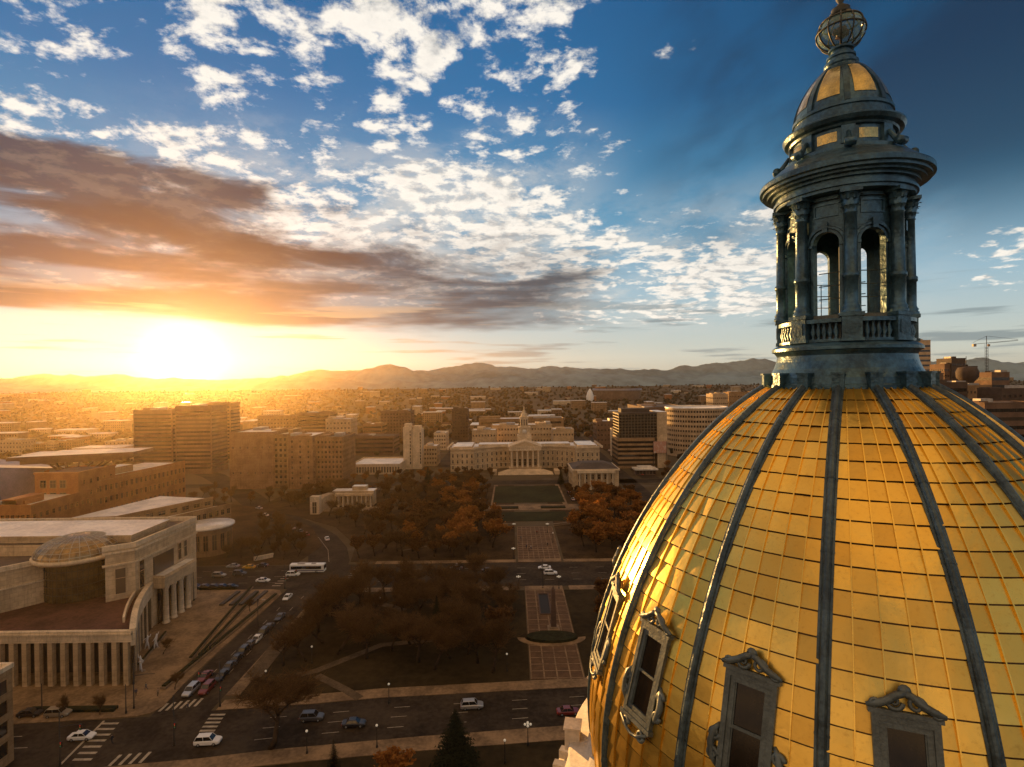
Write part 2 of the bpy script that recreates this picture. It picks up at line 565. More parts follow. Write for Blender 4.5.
def dome_world():
    gold = gold_material()
    seam = mat('bronze_seam', (0.13, 0.065, 0.02), 0.5, 0.6, 0.3, 3.0)
    steel = mat('weathered_lead', (0.048, 0.110, 0.155), 0.30, 0.45, 0.45, 1.2, 0.25, 6.0, streak=0.3)
    steel2 = mat('grey_trim', (0.095, 0.115, 0.11), 0.45, 0.3, 0.3, 2.0, 0.2, 8.0)
    pane = mat('dark_pane', (0.010, 0.007, 0.005), 0.10, 0.0, 0.5, 1.4, spec=0.35)
    amber = mat('amber_pane', (0.50, 0.40, 0.17), 0.16, 0.75, 0.25, 2.5, 0.15, 4.0)
    stone = mat('pale_stone', (0.50, 0.45, 0.38), 0.75, 0.0, 0.22, 0.8, 0.2, 6.0, streak=0.35)
    root = thing('domed_capitol', 'tall capitol with a gilded ribbed dome and grey columned lantern towering over the park', 'capitol', (DC.x, DC.y, 0))
    H = HCAM

    def place(mb, name, mats, parent=root, raw=False):
        o = mb.build(name, mats, None, raw=raw)
        o.parent = parent
        if parent is root:
            o.location = (0, 0, H)
        return o

    # dark under-shell that shows in the open joints
    under = MB()
    under.lathe([(dome_r(DZ[i]) - 0.135, DZ[i]) for i in range(0, 401, 10)], 96, mi=0)
    place(under, 'dome_lining', [seam])
    # gold sheets, five to a bay, each sheet at its own slight tilt, upper rows lapping over lower ones
    mb = MB(); shade = []
    NROW, NCOL = 26, 5
    sc = min(range(401), key=lambda i: abs(DZ[i] + 7.1))
    SW0, SW1 = DL[sc] - 0.92, DL[sc] + 0.92
    pr = random.Random(11)
    for bay in range(16):
        for r in range(NROW):
            for c in range(NCOL):
                s0, s1 = DL[-1] * r / NROW, DL[-1] * (r + 1) / NROW
                wgt = [0.0, 0.2, 0.4, 0.6, 0.8, 1.0]
                a0 = RIB0 + radians(22.5) * (bay + wgt[c]); a1 = RIB0 + radians(22.5) * (bay + wgt[c + 1])
                gap = 0.007
                if s1 > SW0 and s0 < SW1:              # the dormer's opening interrupts the sheets
                    ac = RIB0 + radians(22.5) * (bay + 0.5); tr = 0.43 / dome_r(z_at((s0 + s1) / 2))
                    if c == 1:
                        a1 = ac - tr
                    elif c == 3:
                        a0 = ac + tr
                    elif c == 2:
                        if s0 < SW0 - 0.08:
                            s1 = SW0
                        elif s1 > SW1 + 0.08:
                            s0 = SW1
                        else:
                            continue
                tilt, roll_ = pr.gauss(0, 0.024), pr.gauss(0, 0.026)
                hw = (a1 - a0) / 2
                grid = []
                K = 3
                sh = pr.random()
                for i in range(K):
                    s = s0 + (0.024 if i == 0 else 0.0) + (s1 - s0 - 0.024 * (i == 0)) * i / (K - 1) - (0.006 if i == K - 1 else 0)
                    z = z_at(s)
                    row = []
                    for k in range(K):
                        rr = max(dome_r(z), 0.5)
                        a = a0 + gap / rr + (a1 - a0 - 2 * gap / rr) * k / (K - 1)
                        p, n, tg, dn = dome_frame(a, z)
                        fi, fk = i / (K - 1) - 0.5, k / (K - 1) - 0.5
                        off = 0.004 + 0.022 * i / (K - 1) + tilt * fi * (s1 - s0) + roll_ * fk * hw * 2 * rr + 0.007 * (1 - 4 * fk * fk)
                        row.append(p + n * max(off, -0.02))
                    grid.append(row)
                vs = [q for row in grid for q in row]
                fs = [(i * K + k, i * K + k + 1, (i + 1) * K + k + 1, (i + 1) * K + k) for i in range(K - 1) for k in range(K - 1)]
                # turned-down lower edge
                lip = [vs[(K - 1) * K + k] for k in range(K)]
                for k in range(K):
                    p, n, tg, dn = dome_frame(a0 + (a1 - a0) * k / (K - 1), z_at(s1))
                    lip.append(lip[k] - n * 0.034)
                mb.add(vs, fs, 0, True); shade += [sh] * len(vs)
                mb.add(lip, [(k, k + 1, K + k + 1, K + k) for k in range(K - 1)], 1, False); shade += [sh] * len(lip)
    me = mb.raw('gold_shell', [gold, seam])
    atr = me.attributes.new('sheet', 'FLOAT', 'POINT')
    atr.data.foreach_set('value', shade)
    shell = link('gold_shell', me, root, (0, 0, H))
    # standing seams between the sheets
    sm = MB()
    for bay in range(16):
        for c in range(1, NCOL):
            a = RIB0 + radians(22.5) * (bay + c / NCOL)
            P = []
            for i in range(0, 61):
                z = z_at(DL[-1] * i / 60)
                p, n, tg, dn = dome_frame(a, z)
                P.append((p, n, tg))
            vs = []
            for p, n, tg in P:
                vs += [p - tg * 0.016, p - tg * 0.012 + n * 0.05, p + tg * 0.012 + n * 0.05, p + tg * 0.016]
            fs = [(4 * i + k, 4 * i + k + 1, 4 * i + 5 + k, 4 * i + 4 + k) for i in range(60) for k in range(3) if not (c in (2, 3) and SW0 - 0.1 < DL[-1] * (i + 0.5) / 60 < SW1 + 0.1)]
            sm.add(vs, fs, 0)
    so = sm.raw('standing_seam', [gold])
    link('standing_seam', so, shell)
    # the sixteen ribs: a rounded half-roll on a flat flange
    rm = MB()
    P = [dome_frame(0.0, z_at(DL[-1] * i / 60)) for i in range(61)]
    prof = [(-0.15, -0.04), (-0.15, 0.045), (-0.10, 0.05), (-0.085, 0.10), (-0.05, 0.15), (0.0, 0.168), (0.05, 0.15), (0.085, 0.10), (0.10, 0.05), (0.15, 0.045), (0.15, -0.04)]
    vs = []
    for p, n, tg, dn in P:
        for u, h in prof:
            vs.append(p + tg * u * 0.86 + n * h * 0.8)
    K = len(prof)
    rm.add(vs, [(i * K + k, i * K + k + 1, (i + 1) * K + k + 1, (i + 1) * K + k) for i in range(60) for k in range(K - 1)], 0, False)
    # joint collars along the rib
    for i in (6, 14, 22, 30, 38, 46, 54):
        p, n, tg, dn = P[i]
        col = []
        for sgn in (-0.02, 0.02):
            for u, h in prof:
                col.append(p + dn * sgn + tg * u * 0.90 + n * (h * 0.84 + 0.004))
        rm.add(col, [(k, k + 1, K + k + 1, K + k) for k in range(K - 1)], 0)
    rme = rm.mesh('rib', [mat('rib_lead', (0.058, 0.088, 0.100), 0.38, 0.4, 0.5, 1.6, 0.3, 5.0, streak=0.4)])
    for k in range(16):
        link('rib', rme, root, (0, 0, H), RIB0 + radians(22.5) * k)
    # upright blocks at the head of each rib
    bm_ = MB()
    bm_.box(1.80, 2.16, -0.14, 0.14, -0.42, 0.06)
    bm_.box(1.80, 2.19, -0.165, 0.165, 0.062, 0.11)
    bme = bm_.mesh('rib_block', [steel])
    for k in range(16):
        link('rib_block', bme, root, (0, 0, H), RIB0 + radians(22.5) * k)
    # dormers, one to a bay
    fr, gl, orn, sash = MB(), MB(), MB(), MB()
    zw = -7.1
    W, HT, T = 0.52, 1.05, 0.20
    # local axes: x across, y up the slope, z outwards
    def ring(mb, x0, x1, y0, y1, t, z0, z1):
        for a, b, c_, d_ in ((x0, x0 + t, y0, y1), (x1 - t, x1, y0, y1), (x0 + t, x1 - t, y0, y0 + t), (x0 + t, x1 - t, y1 - t, y1)):
            mb.box(a, b, c_, d_, z0, z1)
    ring(fr, -W, W, -HT, HT, 0.11, -0.25, 0.10)
    ring(fr, -W + 0.112, W - 0.112, -HT + 0.112, HT - 0.112, 0.10, -0.25, 0.07)
    fr.box(-W - 0.05, W + 0.05, HT + 0.002, HT + 0.09, -0.2, 0.13)
    fr.box(-W - 0.05, W + 0.05, -HT - 0.10, -HT - 0.002, -0.2, 0.13)
    gl.box(-W + 0.2, W - 0.2, -HT + 0.2, HT - 0.2, -0.24, 0.02)
    sash.box(-W + 0.2, W - 0.2, -0.03, 0.03, 0.02, 0.06)
    sash.box(-W + 0.2, -W + 0.24, -HT + 0.2, HT - 0.2, 0.02, 0.05)
    sash.box(W - 0.24, W - 0.2, -HT + 0.2, HT - 0.2, 0.02, 0.05)

    def scroll(mb, cx, cy, r, turns, dirn, z, th):
        pts = []
        for i in range(22):
            t = i / 21
            a = t * turns * 2 * pi * dirn
            q = r * (1 - 0.82 * t)
            pts.append((cx + q * cos(a), cy + q * sin(a), z))
        mb.tube(pts, [th * (1 - 0.4 * i / 21) for i in range(22)], 6)
    yb = HT + 0.12
    side = {-1: MB(), 1: MB()}; low = MB()
    for sx in (-1, 1):
        scroll(orn, sx * 0.17, yb + 0.12, 0.14, 1.4, sx, 0.14, 0.045)
        scroll(orn, sx * 0.47, yb + 0.04, 0.09, 1.3, -sx, 0.14, 0.035)
        orn.tube([(sx * 0.60, yb, 0.13), (sx * 0.42, yb + 0.06, 0.15), (sx * 0.28, yb + 0.12, 0.15), (sx * 0.12, yb + 0.24, 0.15), (0, yb + 0.30, 0.15)], [0.04, 0.07, 0.075, 0.07, 0.07], 6)
        sd_ = side[sx]
        for sy, y0 in ((1, -0.45), (-1, -0.45)):
            scroll(sd_, sx * (W + 0.11), y0 + sy * 0.20, 0.12, 1.4, sx * sy, 0.06, 0.055)
        sd_.tube([(sx * (W + 0.02), -0.05, 0.03), (sx * (W + 0.12), -0.2, 0.06), (sx * (W + 0.17), -0.45, 0.06), (sx * (W + 0.12), -0.7, 0.06), (sx * (W + 0.02), -0.85, 0.03)], [0.04, 0.075, 0.085, 0.075, 0.04], 6)
        scroll(low, sx * 0.3, -HT - 0.22, 0.13, 1.4, -sx, 0.10, 0.05)
    orn.lathe([(0.0, -0.07), (0.09, -0.03), (0.11, 0.03), (0.0, 0.08)], 10, (0, yb + 0.33, 0.14))
    low.tube([(-0.5, -HT - 0.12, 0.12), (-0.2, -HT - 0.30, 0.13), (0, -HT - 0.34, 0.13), (0.2, -HT - 0.30, 0.13), (0.5, -HT - 0.12, 0.12)], 0.04, 6)
    sme2 = [side[-1].mesh('side_scroll', [steel2]), side[1].mesh('side_scroll', [steel2])]; lme2 = low.mesh('sill_scroll', [steel2])
    fme, gme, ome, sme = fr.mesh('dormer_window', [steel2]), gl.mesh('pane', [pane]), orn.mesh('scroll_ornament', [steel2]), sash.mesh('sash', [steel2])
    for k in range(16):
        a = RIB0 + radians(22.5) * (k + 0.5)
        p, n, tg, dn = dome_frame(a, zw)
        up = (-dn).normalized(); nn = n.normalized(); x = up.cross(nn)
        M4 = Matrix.Identity(4)
        for j in range(3):
            M4[j][0], M4[j][1], M4[j][2] = x[j], up[j], nn[j]
        M4.translation = p + Vector((0, 0, H)) + nn * -0.03
        fo = link('dormer_window', fme, root); fo.matrix_local = M4
        link('pane', gme, fo); link('scroll_ornament', ome, fo); link('sash', sme, fo); link('side_scroll', sme2[0], fo); link('side_scroll', sme2[1], fo); link('sill_scroll', lme2, fo)

    # --- lantern
    LZ = lambda prof: prof
    lan = MB()
    lan.lathe([(2.02, -0.45), (2.02, -0.22), (1.98, -0.18), (1.96, -0.02), (1.90, 0.08), (1.82, 0.22), (1.75, 0.42), (1.72, 0.58), (1.74, 0.62), (1.80, 0.70), (1.86, 0.72), (1.86, 0.80),
               (1.79, 0.86), (1.70, 0.90), (1.62, 0.92), (0.0, 0.92)], 128, smooth=False)
    lantern = place(lan, 'lantern', [steel])
    aoff = RIB0 + radians(11.25)           # columns stand over the middle of every second bay
    CA = [TOCAM + radians(6.5) + radians(45) * k for k in range(8)]
    # pedestals and balustrade
    ped = MB()
    ped.box(1.40, 1.75, -0.27, 0.27, 0.92, 1.00); ped.box(1.42, 1.72, -0.23, 0.23, 1.002, 1.56); ped.box(1.38, 1.76, -0.28, 0.28, 1.562, 1.66)
    ped.box(1.721, 1.735, -0.14, 0.14, 1.12, 1.44)
    pme = ped.mesh('pedestal', [steel])
    balm = MB()
    for i in range(5):
        a = radians(-10.0 + 5.0 * i)
        balm.lathe([(0.055, 0.98), (0.035, 1.05), (0.075, 1.18), (0.03, 1.34), (0.055, 1.42)], 8, (1.60 * cos(a), 1.60 * sin(a), 0))
    for (z0, z1, r0, r1) in ((0.92, 0.99, 1.5, 1.69), (1.425, 1.53, 1.49, 1.70)):
        balm.lathe([(r0, z0), (r1, z0), (r1, z1), (r0, z1), (r0, z0)], 8, a0=radians(-14.5), a1=radians(14.5), smooth=False)
    bme2 = balm.mesh('balustrade', [steel])
    # one column with base, band and leafy capital
    colm = MB()
    colm.lathe([(0.235, 1.66), (0.235, 1.74), (0.20, 1.76), (0.22, 1.82), (0.185, 1.87), (0.172, 1.92), (0.172, 2.62), (0.20, 2.64), (0.205, 2.70), (0.20, 2.76), (0.165, 2.79), (0.145, 4.42),
                (0.17, 4.44), (0.15, 4.48), (0.16, 4.60), (0.22, 4.78), (0.20, 4.80), (0.24, 4.98), (0.0, 4.98)], 18, (1.56, 0, 0))
    for lay, (zz, rr) in enumerate(((4.50, 0.17), (4.66, 0.20), (4.80, 0.23))):
        for k in range(8):
            a = 2 * pi * (k + 0.5 * lay) / 8
            d = Vector((cos(a), sin(a), 0)); b = Vector((1.56, 0, zz))
            s = Vector((-sin(a), cos(a), 0)) * 0.055
            p0, p1, p2 = b + d * (rr - 0.03), b + d * (rr + 0.01) + Vector((0, 0, 0.13)), b + d * (rr + 0.07) + Vector((0, 0, 0.12))
            colm.add([p0 - s, p0 + s, p1 + s, p1 - s, p2 + s * 0.7, p2 - s * 0.7], [(0, 1, 2, 3), (3, 2, 4, 5)], 0)
    colm.box(1.56 - 0.25, 1.56 + 0.25, -0.25, 0.25, 4.982, 5.08)
    def low(mb):
        mb.v = [(x, y, 1.66 + (z - 1.66) * 0.93 if z > 1.66 else z) for x, y, z in mb.v]
    low(colm)
    cme = colm.mesh('column', [steel])
    # wall of one bay with its arched opening, mapped on to a cylinder
    wal = MB()
    Ri, Ro = 1.26, 1.40
    half = radians(22.5)
    ow, z_s, z_b, z_t = 0.31, 3.72, 1.66, 5.06
    def cyl(u, z, R):
        a = u / 1.4
        return (R * cos(a), R * sin(a), z)
    arch = [(ow * cos(t), z_s + ow * sin(t)) for t in [pi * i / 12 for i in range(13)]]
    edge_u = half * 1.4
    for R, fl in ((Ro, 1), (Ri, -1)):
        for sg in (-1, 1):
            us = [sg * (ow + (edge_u - ow) * i / 4) for i in range(5)]
            for i in range(4):
                wal.face([cyl(us[i], z_b, R), cyl(us[i + 1], z_b, R), cyl(us[i + 1], z_s, R), cyl(us[i], z_s, R)])
                wal.face([cyl(us[i], z_s, R), cyl(us[i + 1], z_s, R), cyl(us[i + 1], z_t, R), cyl(us[i], z_t, R)])
        for (u0, z0), (u1, z1) in zip(arch, arch[1:]):
            wal.face([cyl(u0, z0, R), cyl(u1, z1, R), cyl(u1, z_t, R), cyl(u0, z_t, R)])
    path = [(ow, z_b)] + arch + [(-ow, z_b)]
    for (u0, z0), (u1, z1) in zip(path, path[1:]):
        wal.face([cyl(u0, z0, Ro), cyl(u1, z1, Ro), cyl(u1, z1, Ri), cyl(u0, z0, Ri)])
    # moulded surround, keystone, impost and panel over the arch
    for (o0, o1, dz, out) in ((0.0, 0.07, 0, 0.05), (0.09, 0.15, 0, 0.09), (0.17, 0.20, 0, 0.05)):
        A0 = [((ow + o0) * cos(t), z_s + (ow + o0) * sin(t)) for t in [pi * i / 16 for i in range(17)]]
        A1 = [((ow + o1) * cos(t), z_s + (ow + o1) * sin(t)) for t in [pi * i / 16 for i in range(17)]]
        A0 = [(ow + o0, z_b)] + A0 + [(-ow - o0, z_b)]; A1 = [(ow + o1, z_b)] + A1 + [(-ow - o1, z_b)]
        for i in range(len(A0) - 1):
            a, b, c_, d_ = A0[i], A0[i + 1], A1[i + 1], A1[i]
            R2 = Ro + out
            wal.face([cyl(*a, R2), cyl(*b, R2), cyl(*c_, R2), cyl(*d_, R2)])
            wal.face([cyl(*d_, R2), cyl(*c_, R2), cyl(*c_, Ro), cyl(*d_, Ro)])
            wal.face([cyl(*a, R2), cyl(*a, Ro), cyl(*b, Ro), cyl(*b, R2)])
    def cbox(u0, u1, z0, z1, out):
        n = 4
        for i in range(n):
            a, b = u0 + (u1 - u0) * i / n, u0 + (u1 - u0) * (i + 1) / n
            wal.face([cyl(a, z0, Ro + out), cyl(b, z0, Ro + out), cyl(b, z1, Ro + out), cyl(a, z1, Ro + out)])
            wal.face([cyl(a, z1, Ro + out), cyl(b, z1, Ro + out), cyl(b, z1, Ro), cyl(a, z1, Ro)])
            wal.face([cyl(a, z0, Ro), cyl(b, z0, Ro), cyl(b, z0, Ro + out), cyl(a, z0, Ro + out)])
        for a in (u0, u1):
            wal.face([cyl(a, z0, Ro), cyl(a, z0, Ro + out), cyl(a, z1, Ro + out), cyl(a, z1, Ro)])
    cbox(-0.06, 0.06, z_s + ow - 0.02, z_s + ow + 0.26, 0.13)
    cbox(-0.5, -ow - 0.005, z_s - 0.10, z_s - 0.02, 0.10); cbox(ow + 0.005, 0.5, z_s - 0.10, z_s - 0.02, 0.10)
    cbox(-0.30, 0.30, 4.46, 4.50, 0.035); cbox(-0.30, 0.30, 4.80, 4.84, 0.035); cbox(-0.30, -0.26, 4.502, 4.798, 0.03); cbox(0.26, 0.30, 4.502, 4.798, 0.03)
    low(wal)
    wme = wal.mesh('arched_wall', [steel])
    rail = MB()
    for zz in (2.1, 2.45, 2.8):
        rail.tube([cyl(-0.3, zz, 1.2), cyl(0.3, zz, 1.2)], 0.014, 5)
    rail.tube([cyl(0.0, 1.6, 1.2), cyl(0.0, 2.8, 1.2)], 0.014, 5)
    rme2 = rail.mesh('railing', [steel2])
    for k in range(8):
        link('pedestal', pme, lantern, rz=CA[k]); link('column', cme, lantern, rz=CA[k])
        h = CA[k] + radians(22.5)
        link('balustrade', bme2, lantern, rz=h); link('arched_wall', wme, lantern, rz=h); link('railing', rme2, lantern, rz=h)
    fl = MB(); fl.lathe([(0.0, 1.64), (1.5, 1.64), (1.5, 0.9)], 48); fl.lathe([(1.5, 4.7), (0.0, 4.7)], 48)
    fl.lathe([(0.10, 1.64), (0.10, 4.7)], 12)
    fl.build('lantern_floor', [steel2], lantern)
    ent = MB()
    ent.lathe([(1.2, 5.08), (1.70, 5.08), (1.72, 5.09), (1.72, 5.17), (1.78, 5.18), (1.78, 5.25), (1.72, 5.26), (1.72, 5.38), (1.82, 5.39), (1.82, 5.46), (1.95, 5.47), (1.95, 5.53), (2.07, 5.54), (2.07, 5.61), (2.15, 5.63), (2.15, 5.74),
               (2.14, 5.76), (1.98, 5.82), (1.72, 5.94), (1.52, 6.00), (1.50, 6.08), (1.36, 6.10)], 128, smooth=False)
    ent.v = [(x, y, z - 0.24 * max(0.0, min(1.0, (6.02 - z) / 0.28))) for x, y, z in ent.v]
    ent.build('entablature', [steel], lantern)
    att = MB()
    att.lathe([(1.36, 6.08), (1.34, 6.14), (1.26, 6.16), (1.26, 6.62), (1.34, 6.64), (1.36, 6.70), (1.47, 6.74), (1.52, 6.84), (1.52, 6.88), (1.40, 6.94), (1.24, 7.00), (1.22, 7.22), (1.26, 7.24), (1.26, 7.32), (1.20, 7.34)], 128, smooth=False)
    for k in range(8):
        a = CA[k]
        d = Vector((cos(a), sin(a), 0)); t = (-sin(a), cos(a))
        att.obox((1.27 * d.x, 1.27 * d.y), t, 0.16, 0.08, 6.162, 6.63)
        pts = [d * (1.72 - 0.37 * (i / 10) ** 0.7) + Vector((0, 0, 6.0 + 0.44 * i / 10)) for i in range(11)]
        att.tube(pts, [0.09 - 0.004 * i for i in range(11)], 8)
        c0 = d * 1.68 + Vector((0, 0, 6.06))
        att.tube([c0 + Vector((t[0], t[1], 0)) * -0.13, c0 + Vector((t[0], t[1], 0)) * 0.13], 0.11, 10)
    att.build('attic', [steel], lantern)
    awm = MB()
    for i in range(4):
        b0, b1 = radians(-11 + 5.5 * i), radians(-11 + 5.5 * (i + 1))
        awm.face([(1.275 * cos(b0), 1.275 * sin(b0), 6.27), (1.275 * cos(b1), 1.275 * sin(b1), 6.27), (1.275 * cos(b1), 1.275 * sin(b1), 6.53), (1.275 * cos(b0), 1.275 * sin(b0), 6.53)])
    awme = awm.mesh('attic_pane', [amber])
    # cupola roof
    cup = [(1.20, 7.34), (1.16, 7.55), (1.08, 7.80), (0.96, 8.06), (0.80, 8.32), (0.62, 8.54), (0.47, 8.68), (0.42, 8.76)]
    cu = MB(); cu.lathe(cup, 48)
    cu.lathe([(0.42, 8.76), (0.44, 8.80), (0.44, 8.88), (0.36, 8.90), (0.34, 9.0), (0.37, 9.02), (0.37, 9.08), (0.28, 9.11), (0.26, 9.22), (0.32, 9.25), (0.32, 9.30), (0.2, 9.34), (0, 9.34)], 64, smooth=False)
    cu.build('cupola', [steel], lantern)
    ribm, pnm = MB(), MB()
    for i in range(len(cup) - 2):
        (r0, z0), (r1, z1) = cup[i], cup[i + 1]
        ribm.obox
        vs = [(r0 - .02, -0.07, z0), (r0 + 0.05, -0.07, z0), (r0 + 0.05, 0.07, z0), (r0 - .02, 0.07, z0), (r1 - .02, -0.07, z1), (r1 + 0.05, -0.07, z1), (r1 + 0.05, 0.07, z1), (r1 - .02, 0.07, z1)]
        ribm.add(vs, [(0, 1, 5, 4), (1, 2, 6, 5), (2, 3, 7, 6)])
    for i in range(1, 5):
        (r0, z0), (r1, z1) = cup[i], cup[i + 1]
        w0, w1 = radians(14.0), radians(14.0)
        for j in range(4):
            q0, q1 = -1 + j / 2, -0.5 + j / 2
            f = lambda r, z, q, w: ((r + 0.012) * cos(q * w), (r + 0.012) * sin(q * w), z + 0.006)
            pnm.face([f(r0, z0, q0, w0), f(r0, z0, q1, w0), f(r1, z1, q1, w1), f(r1, z1, q0, w1)], 0, True)
    rbm, pnme = ribm.mesh('cupola_rib', [steel]), pnm.mesh('cupola_pane', [amber])
    for k in range(8):
        link('cupola_rib', rbm, lantern, rz=CA[k])
        link('cupola_pane', pnme, lantern, rz=CA[k] + radians(22.5)); link('attic_pane', awme, lantern, rz=CA[k] + radians(22.5))
    # glass globe with its metal cage
    gm = bpy.data.materials.new('globe_glass'); gm.use_nodes = True
    b = gm.node_tree.nodes['Principled BSDF']
    b.inputs['Base Color'].default_value = (0.20, 0.34, 0.33, 1); b.inputs['Roughness'].default_value = 0.08
    b.inputs['Transmission Weight'].default_value = 0.0; b.inputs['Alpha'].default_value = 0.50
    gb = MB(); R = 0.60
    gb.lathe([(R * cos(t), 9.78 + 0.50 * sin(t)) for t in [-pi / 2 * 0.86 + pi * 0.86 * i / 16 for i in range(17)]], 32)
    gb.build('glass_globe', [gm], lantern)
    cg = MB()
    for k in range(6):
        a = pi * k / 6
        cg.tube([((R + 0.02) * cos(t) * cos(a), (R + 0.02) * cos(t) * sin(a), 9.78 + 0.52 * sin(t)) for t in [2 * pi * i / 32 for i in range(33)]], 0.022, 5)
    for el_ in (0.0, 0.55):
        cg.tube([((R + 0.02) * cos(el_) * cos(t), (R + 0.02) * cos(el_) * sin(t), 9.78 + 0.52 * sin(el_)) for t in [2 * pi * i / 32 for i in range(33)]], 0.024, 5)
    brass = mat('aged_brass', (0.05, 0.055, 0.045), 0.5, 0.3, 0.3, 3.0)
    cg.build('globe_cage', [brass], lantern)
    lam = MB(); lam.lathe([(0.03, 9.34), (0.03, 9.62), (0.12, 9.64), (0.12, 9.9), (0.03, 9.95), (0.03, 10.24)], 12)
    for k in range(4):
        a = pi / 2 * k
        lam.lathe([(0, 9.68), (0.05, 9.70), (0.07, 9.78), (0.05, 9.86), (0, 9.9)], 8, (0.17 * cos(a), 0.17 * sin(a), 0))
    lam.build('lamp_cluster', [mat('red_lamp', (0.10, 0.02, 0.012), 0.3, 0, 0.2, 4)], lantern)
    fin = MB(); fin.lathe([(0.0, 10.22), (0.24, 10.24), (0.28, 10.32), (0.22, 10.36), (0.24, 10.44), (0.14, 10.50), (0.10, 10.56), (0.05, 10.60), (0.12, 10.72), (0.12, 10.86), (0.05, 10.96), (0.03, 11.5), (0.0, 11.52)], 20)
    fin.build('finial', [brass], lantern)

    # --- the drum the dome rises from: gutter ring, parapet blocks, cornice, colonnade
    RB = dome_r(ZB)
    dr = MB()
    dr.lathe([(RB - 0.3, ZB + 0.25), (RB + 0.06, ZB + 0.22), (RB + 0.10, ZB + 0.05), (RB + 0.62, ZB - 0.02), (RB + 0.68, ZB - 0.10), (RB + 0.68, ZB - 0.30), (RB + 0.60, ZB - 0.40), (RB + 0.60, ZB - 1.1), (RB + 0.9, ZB - 1.3), (RB + 0.95, ZB - 1.5), (RB + 0.95, ZB - 1.75)], 96)
    place(dr, 'dome_gutter', [stone])
    cor = MB()
    zc = ZB - 1.75
    cor.lathe([(RB + 0.5, zc + 0.0), (RB + 1.45, zc - 0.25), (RB + 1.45, zc - 0.50), (RB + 1.40, zc - 0.62), (RB + 1.35, zc - 0.66), (RB + 1.25, zc - 0.9), (RB + 1.1, zc - 1.0), (RB + 1.1, zc - 2.2), (RB + 0.2, zc - 2.3), (RB + 0.2, zc - 8.2), (RB + 1.6, zc - 8.3), (RB + 1.6, zc - 20)], 96)
    place(cor, 'drum_wall', [stone])
    mod = MB(); mod.box(RB + 0.75, RB + 1.42, -0.15, 0.15, zc - 0.18, zc + 0.10)
    mme = mod.mesh('cornice_block', [stone])
    for k in range(72):
        link('cornice_block', mme, root, (0, 0, H), RIB0 + 2 * pi * (k + 0.5) / 72)
    pb = MB(); pb.box(RB + 0.34, RB + 0.80, -0.26, 0.26, ZB - 0.28, ZB + 0.36); pb.box(RB + 0.30, RB + 0.84, -0.30, 0.30, ZB + 0.362, ZB + 0.42)
    pbe = pb.mesh('parapet_block', [stone])
    dc = MB(); dc.lathe([(0.45, zc - 8.2), (0.40, zc - 7.8), (0.34, zc - 2.9), (0.42, zc - 2.6), (0.5, zc - 2.3)], 14, (RB + 0.95, 0, 0))
    dce = dc.mesh('drum_column', [stone])
    for k in range(16):
        link('parapet_block', pbe, root, (0, 0, H), RIB0 + radians(22.5) * k)
        link('drum_column', dce, root, (0, 0, H), RIB0 + radians(22.5) * k)
        link('drum_column', dce, root, (0, 0, H), RIB0 + radians(22.5) * (k + 0.5))
    # the cross-shaped body far below
    bod = MB()
    bod.box(-44, 44, -18, 26, 0, 24, 0); bod.box(-15, 15, 26.01, 37, 0, 23, 0)
    bod.box(-45, 45, -19, 27, 24.01, 25.2, 0); bod.box(-16, 16, 27.01, 38, 23.01, 24.2, 0)
    o = bod.build('granite_body', [stone], root)
    return root


dome_world()

# ------------------------------------------------------------------ ground, mountains, air
def ground_material():
    mt = bpy.data.materials.new('plain_ground'); mt.use_nodes = True
    w = Nd(mt.node_tree); b = mt.node_tree.nodes['Principled BSDF']
    pos = mt.node_tree.nodes.new('ShaderNodeTexCoord').outputs['Object']
    n = w.noise(pos, 0.006, 6, 0.65); n2 = w.noise(pos, 0.05, 4, 0.6); n3 = w.noise(pos, 1.2, 4, 0.6)
    c = w.mix(w.step(n, 0.38, 0.62), (0.085, 0.060, 0.030), (0.13, 0.10, 0.06))
    c = w.mix(w.m('MULTIPLY', w.step(n2, 0.50, 0.66), 0.7), c, (0.16, 0.13, 0.10))
    c = w.mix(w.m('MULTIPLY', n3, 0.4), c, (0.05, 0.038, 0.02))
    w.put(b.inputs['Base Color'], c)
    b.inputs['Roughness'].default_value = 0.95
    b.inputs['Specular IOR Level'].default_value = 0.1
    return mt


def rise(y):
    return 0.0 if y < 900 else 44.0 * ((y - 900) / 2000.0) ** 1.15


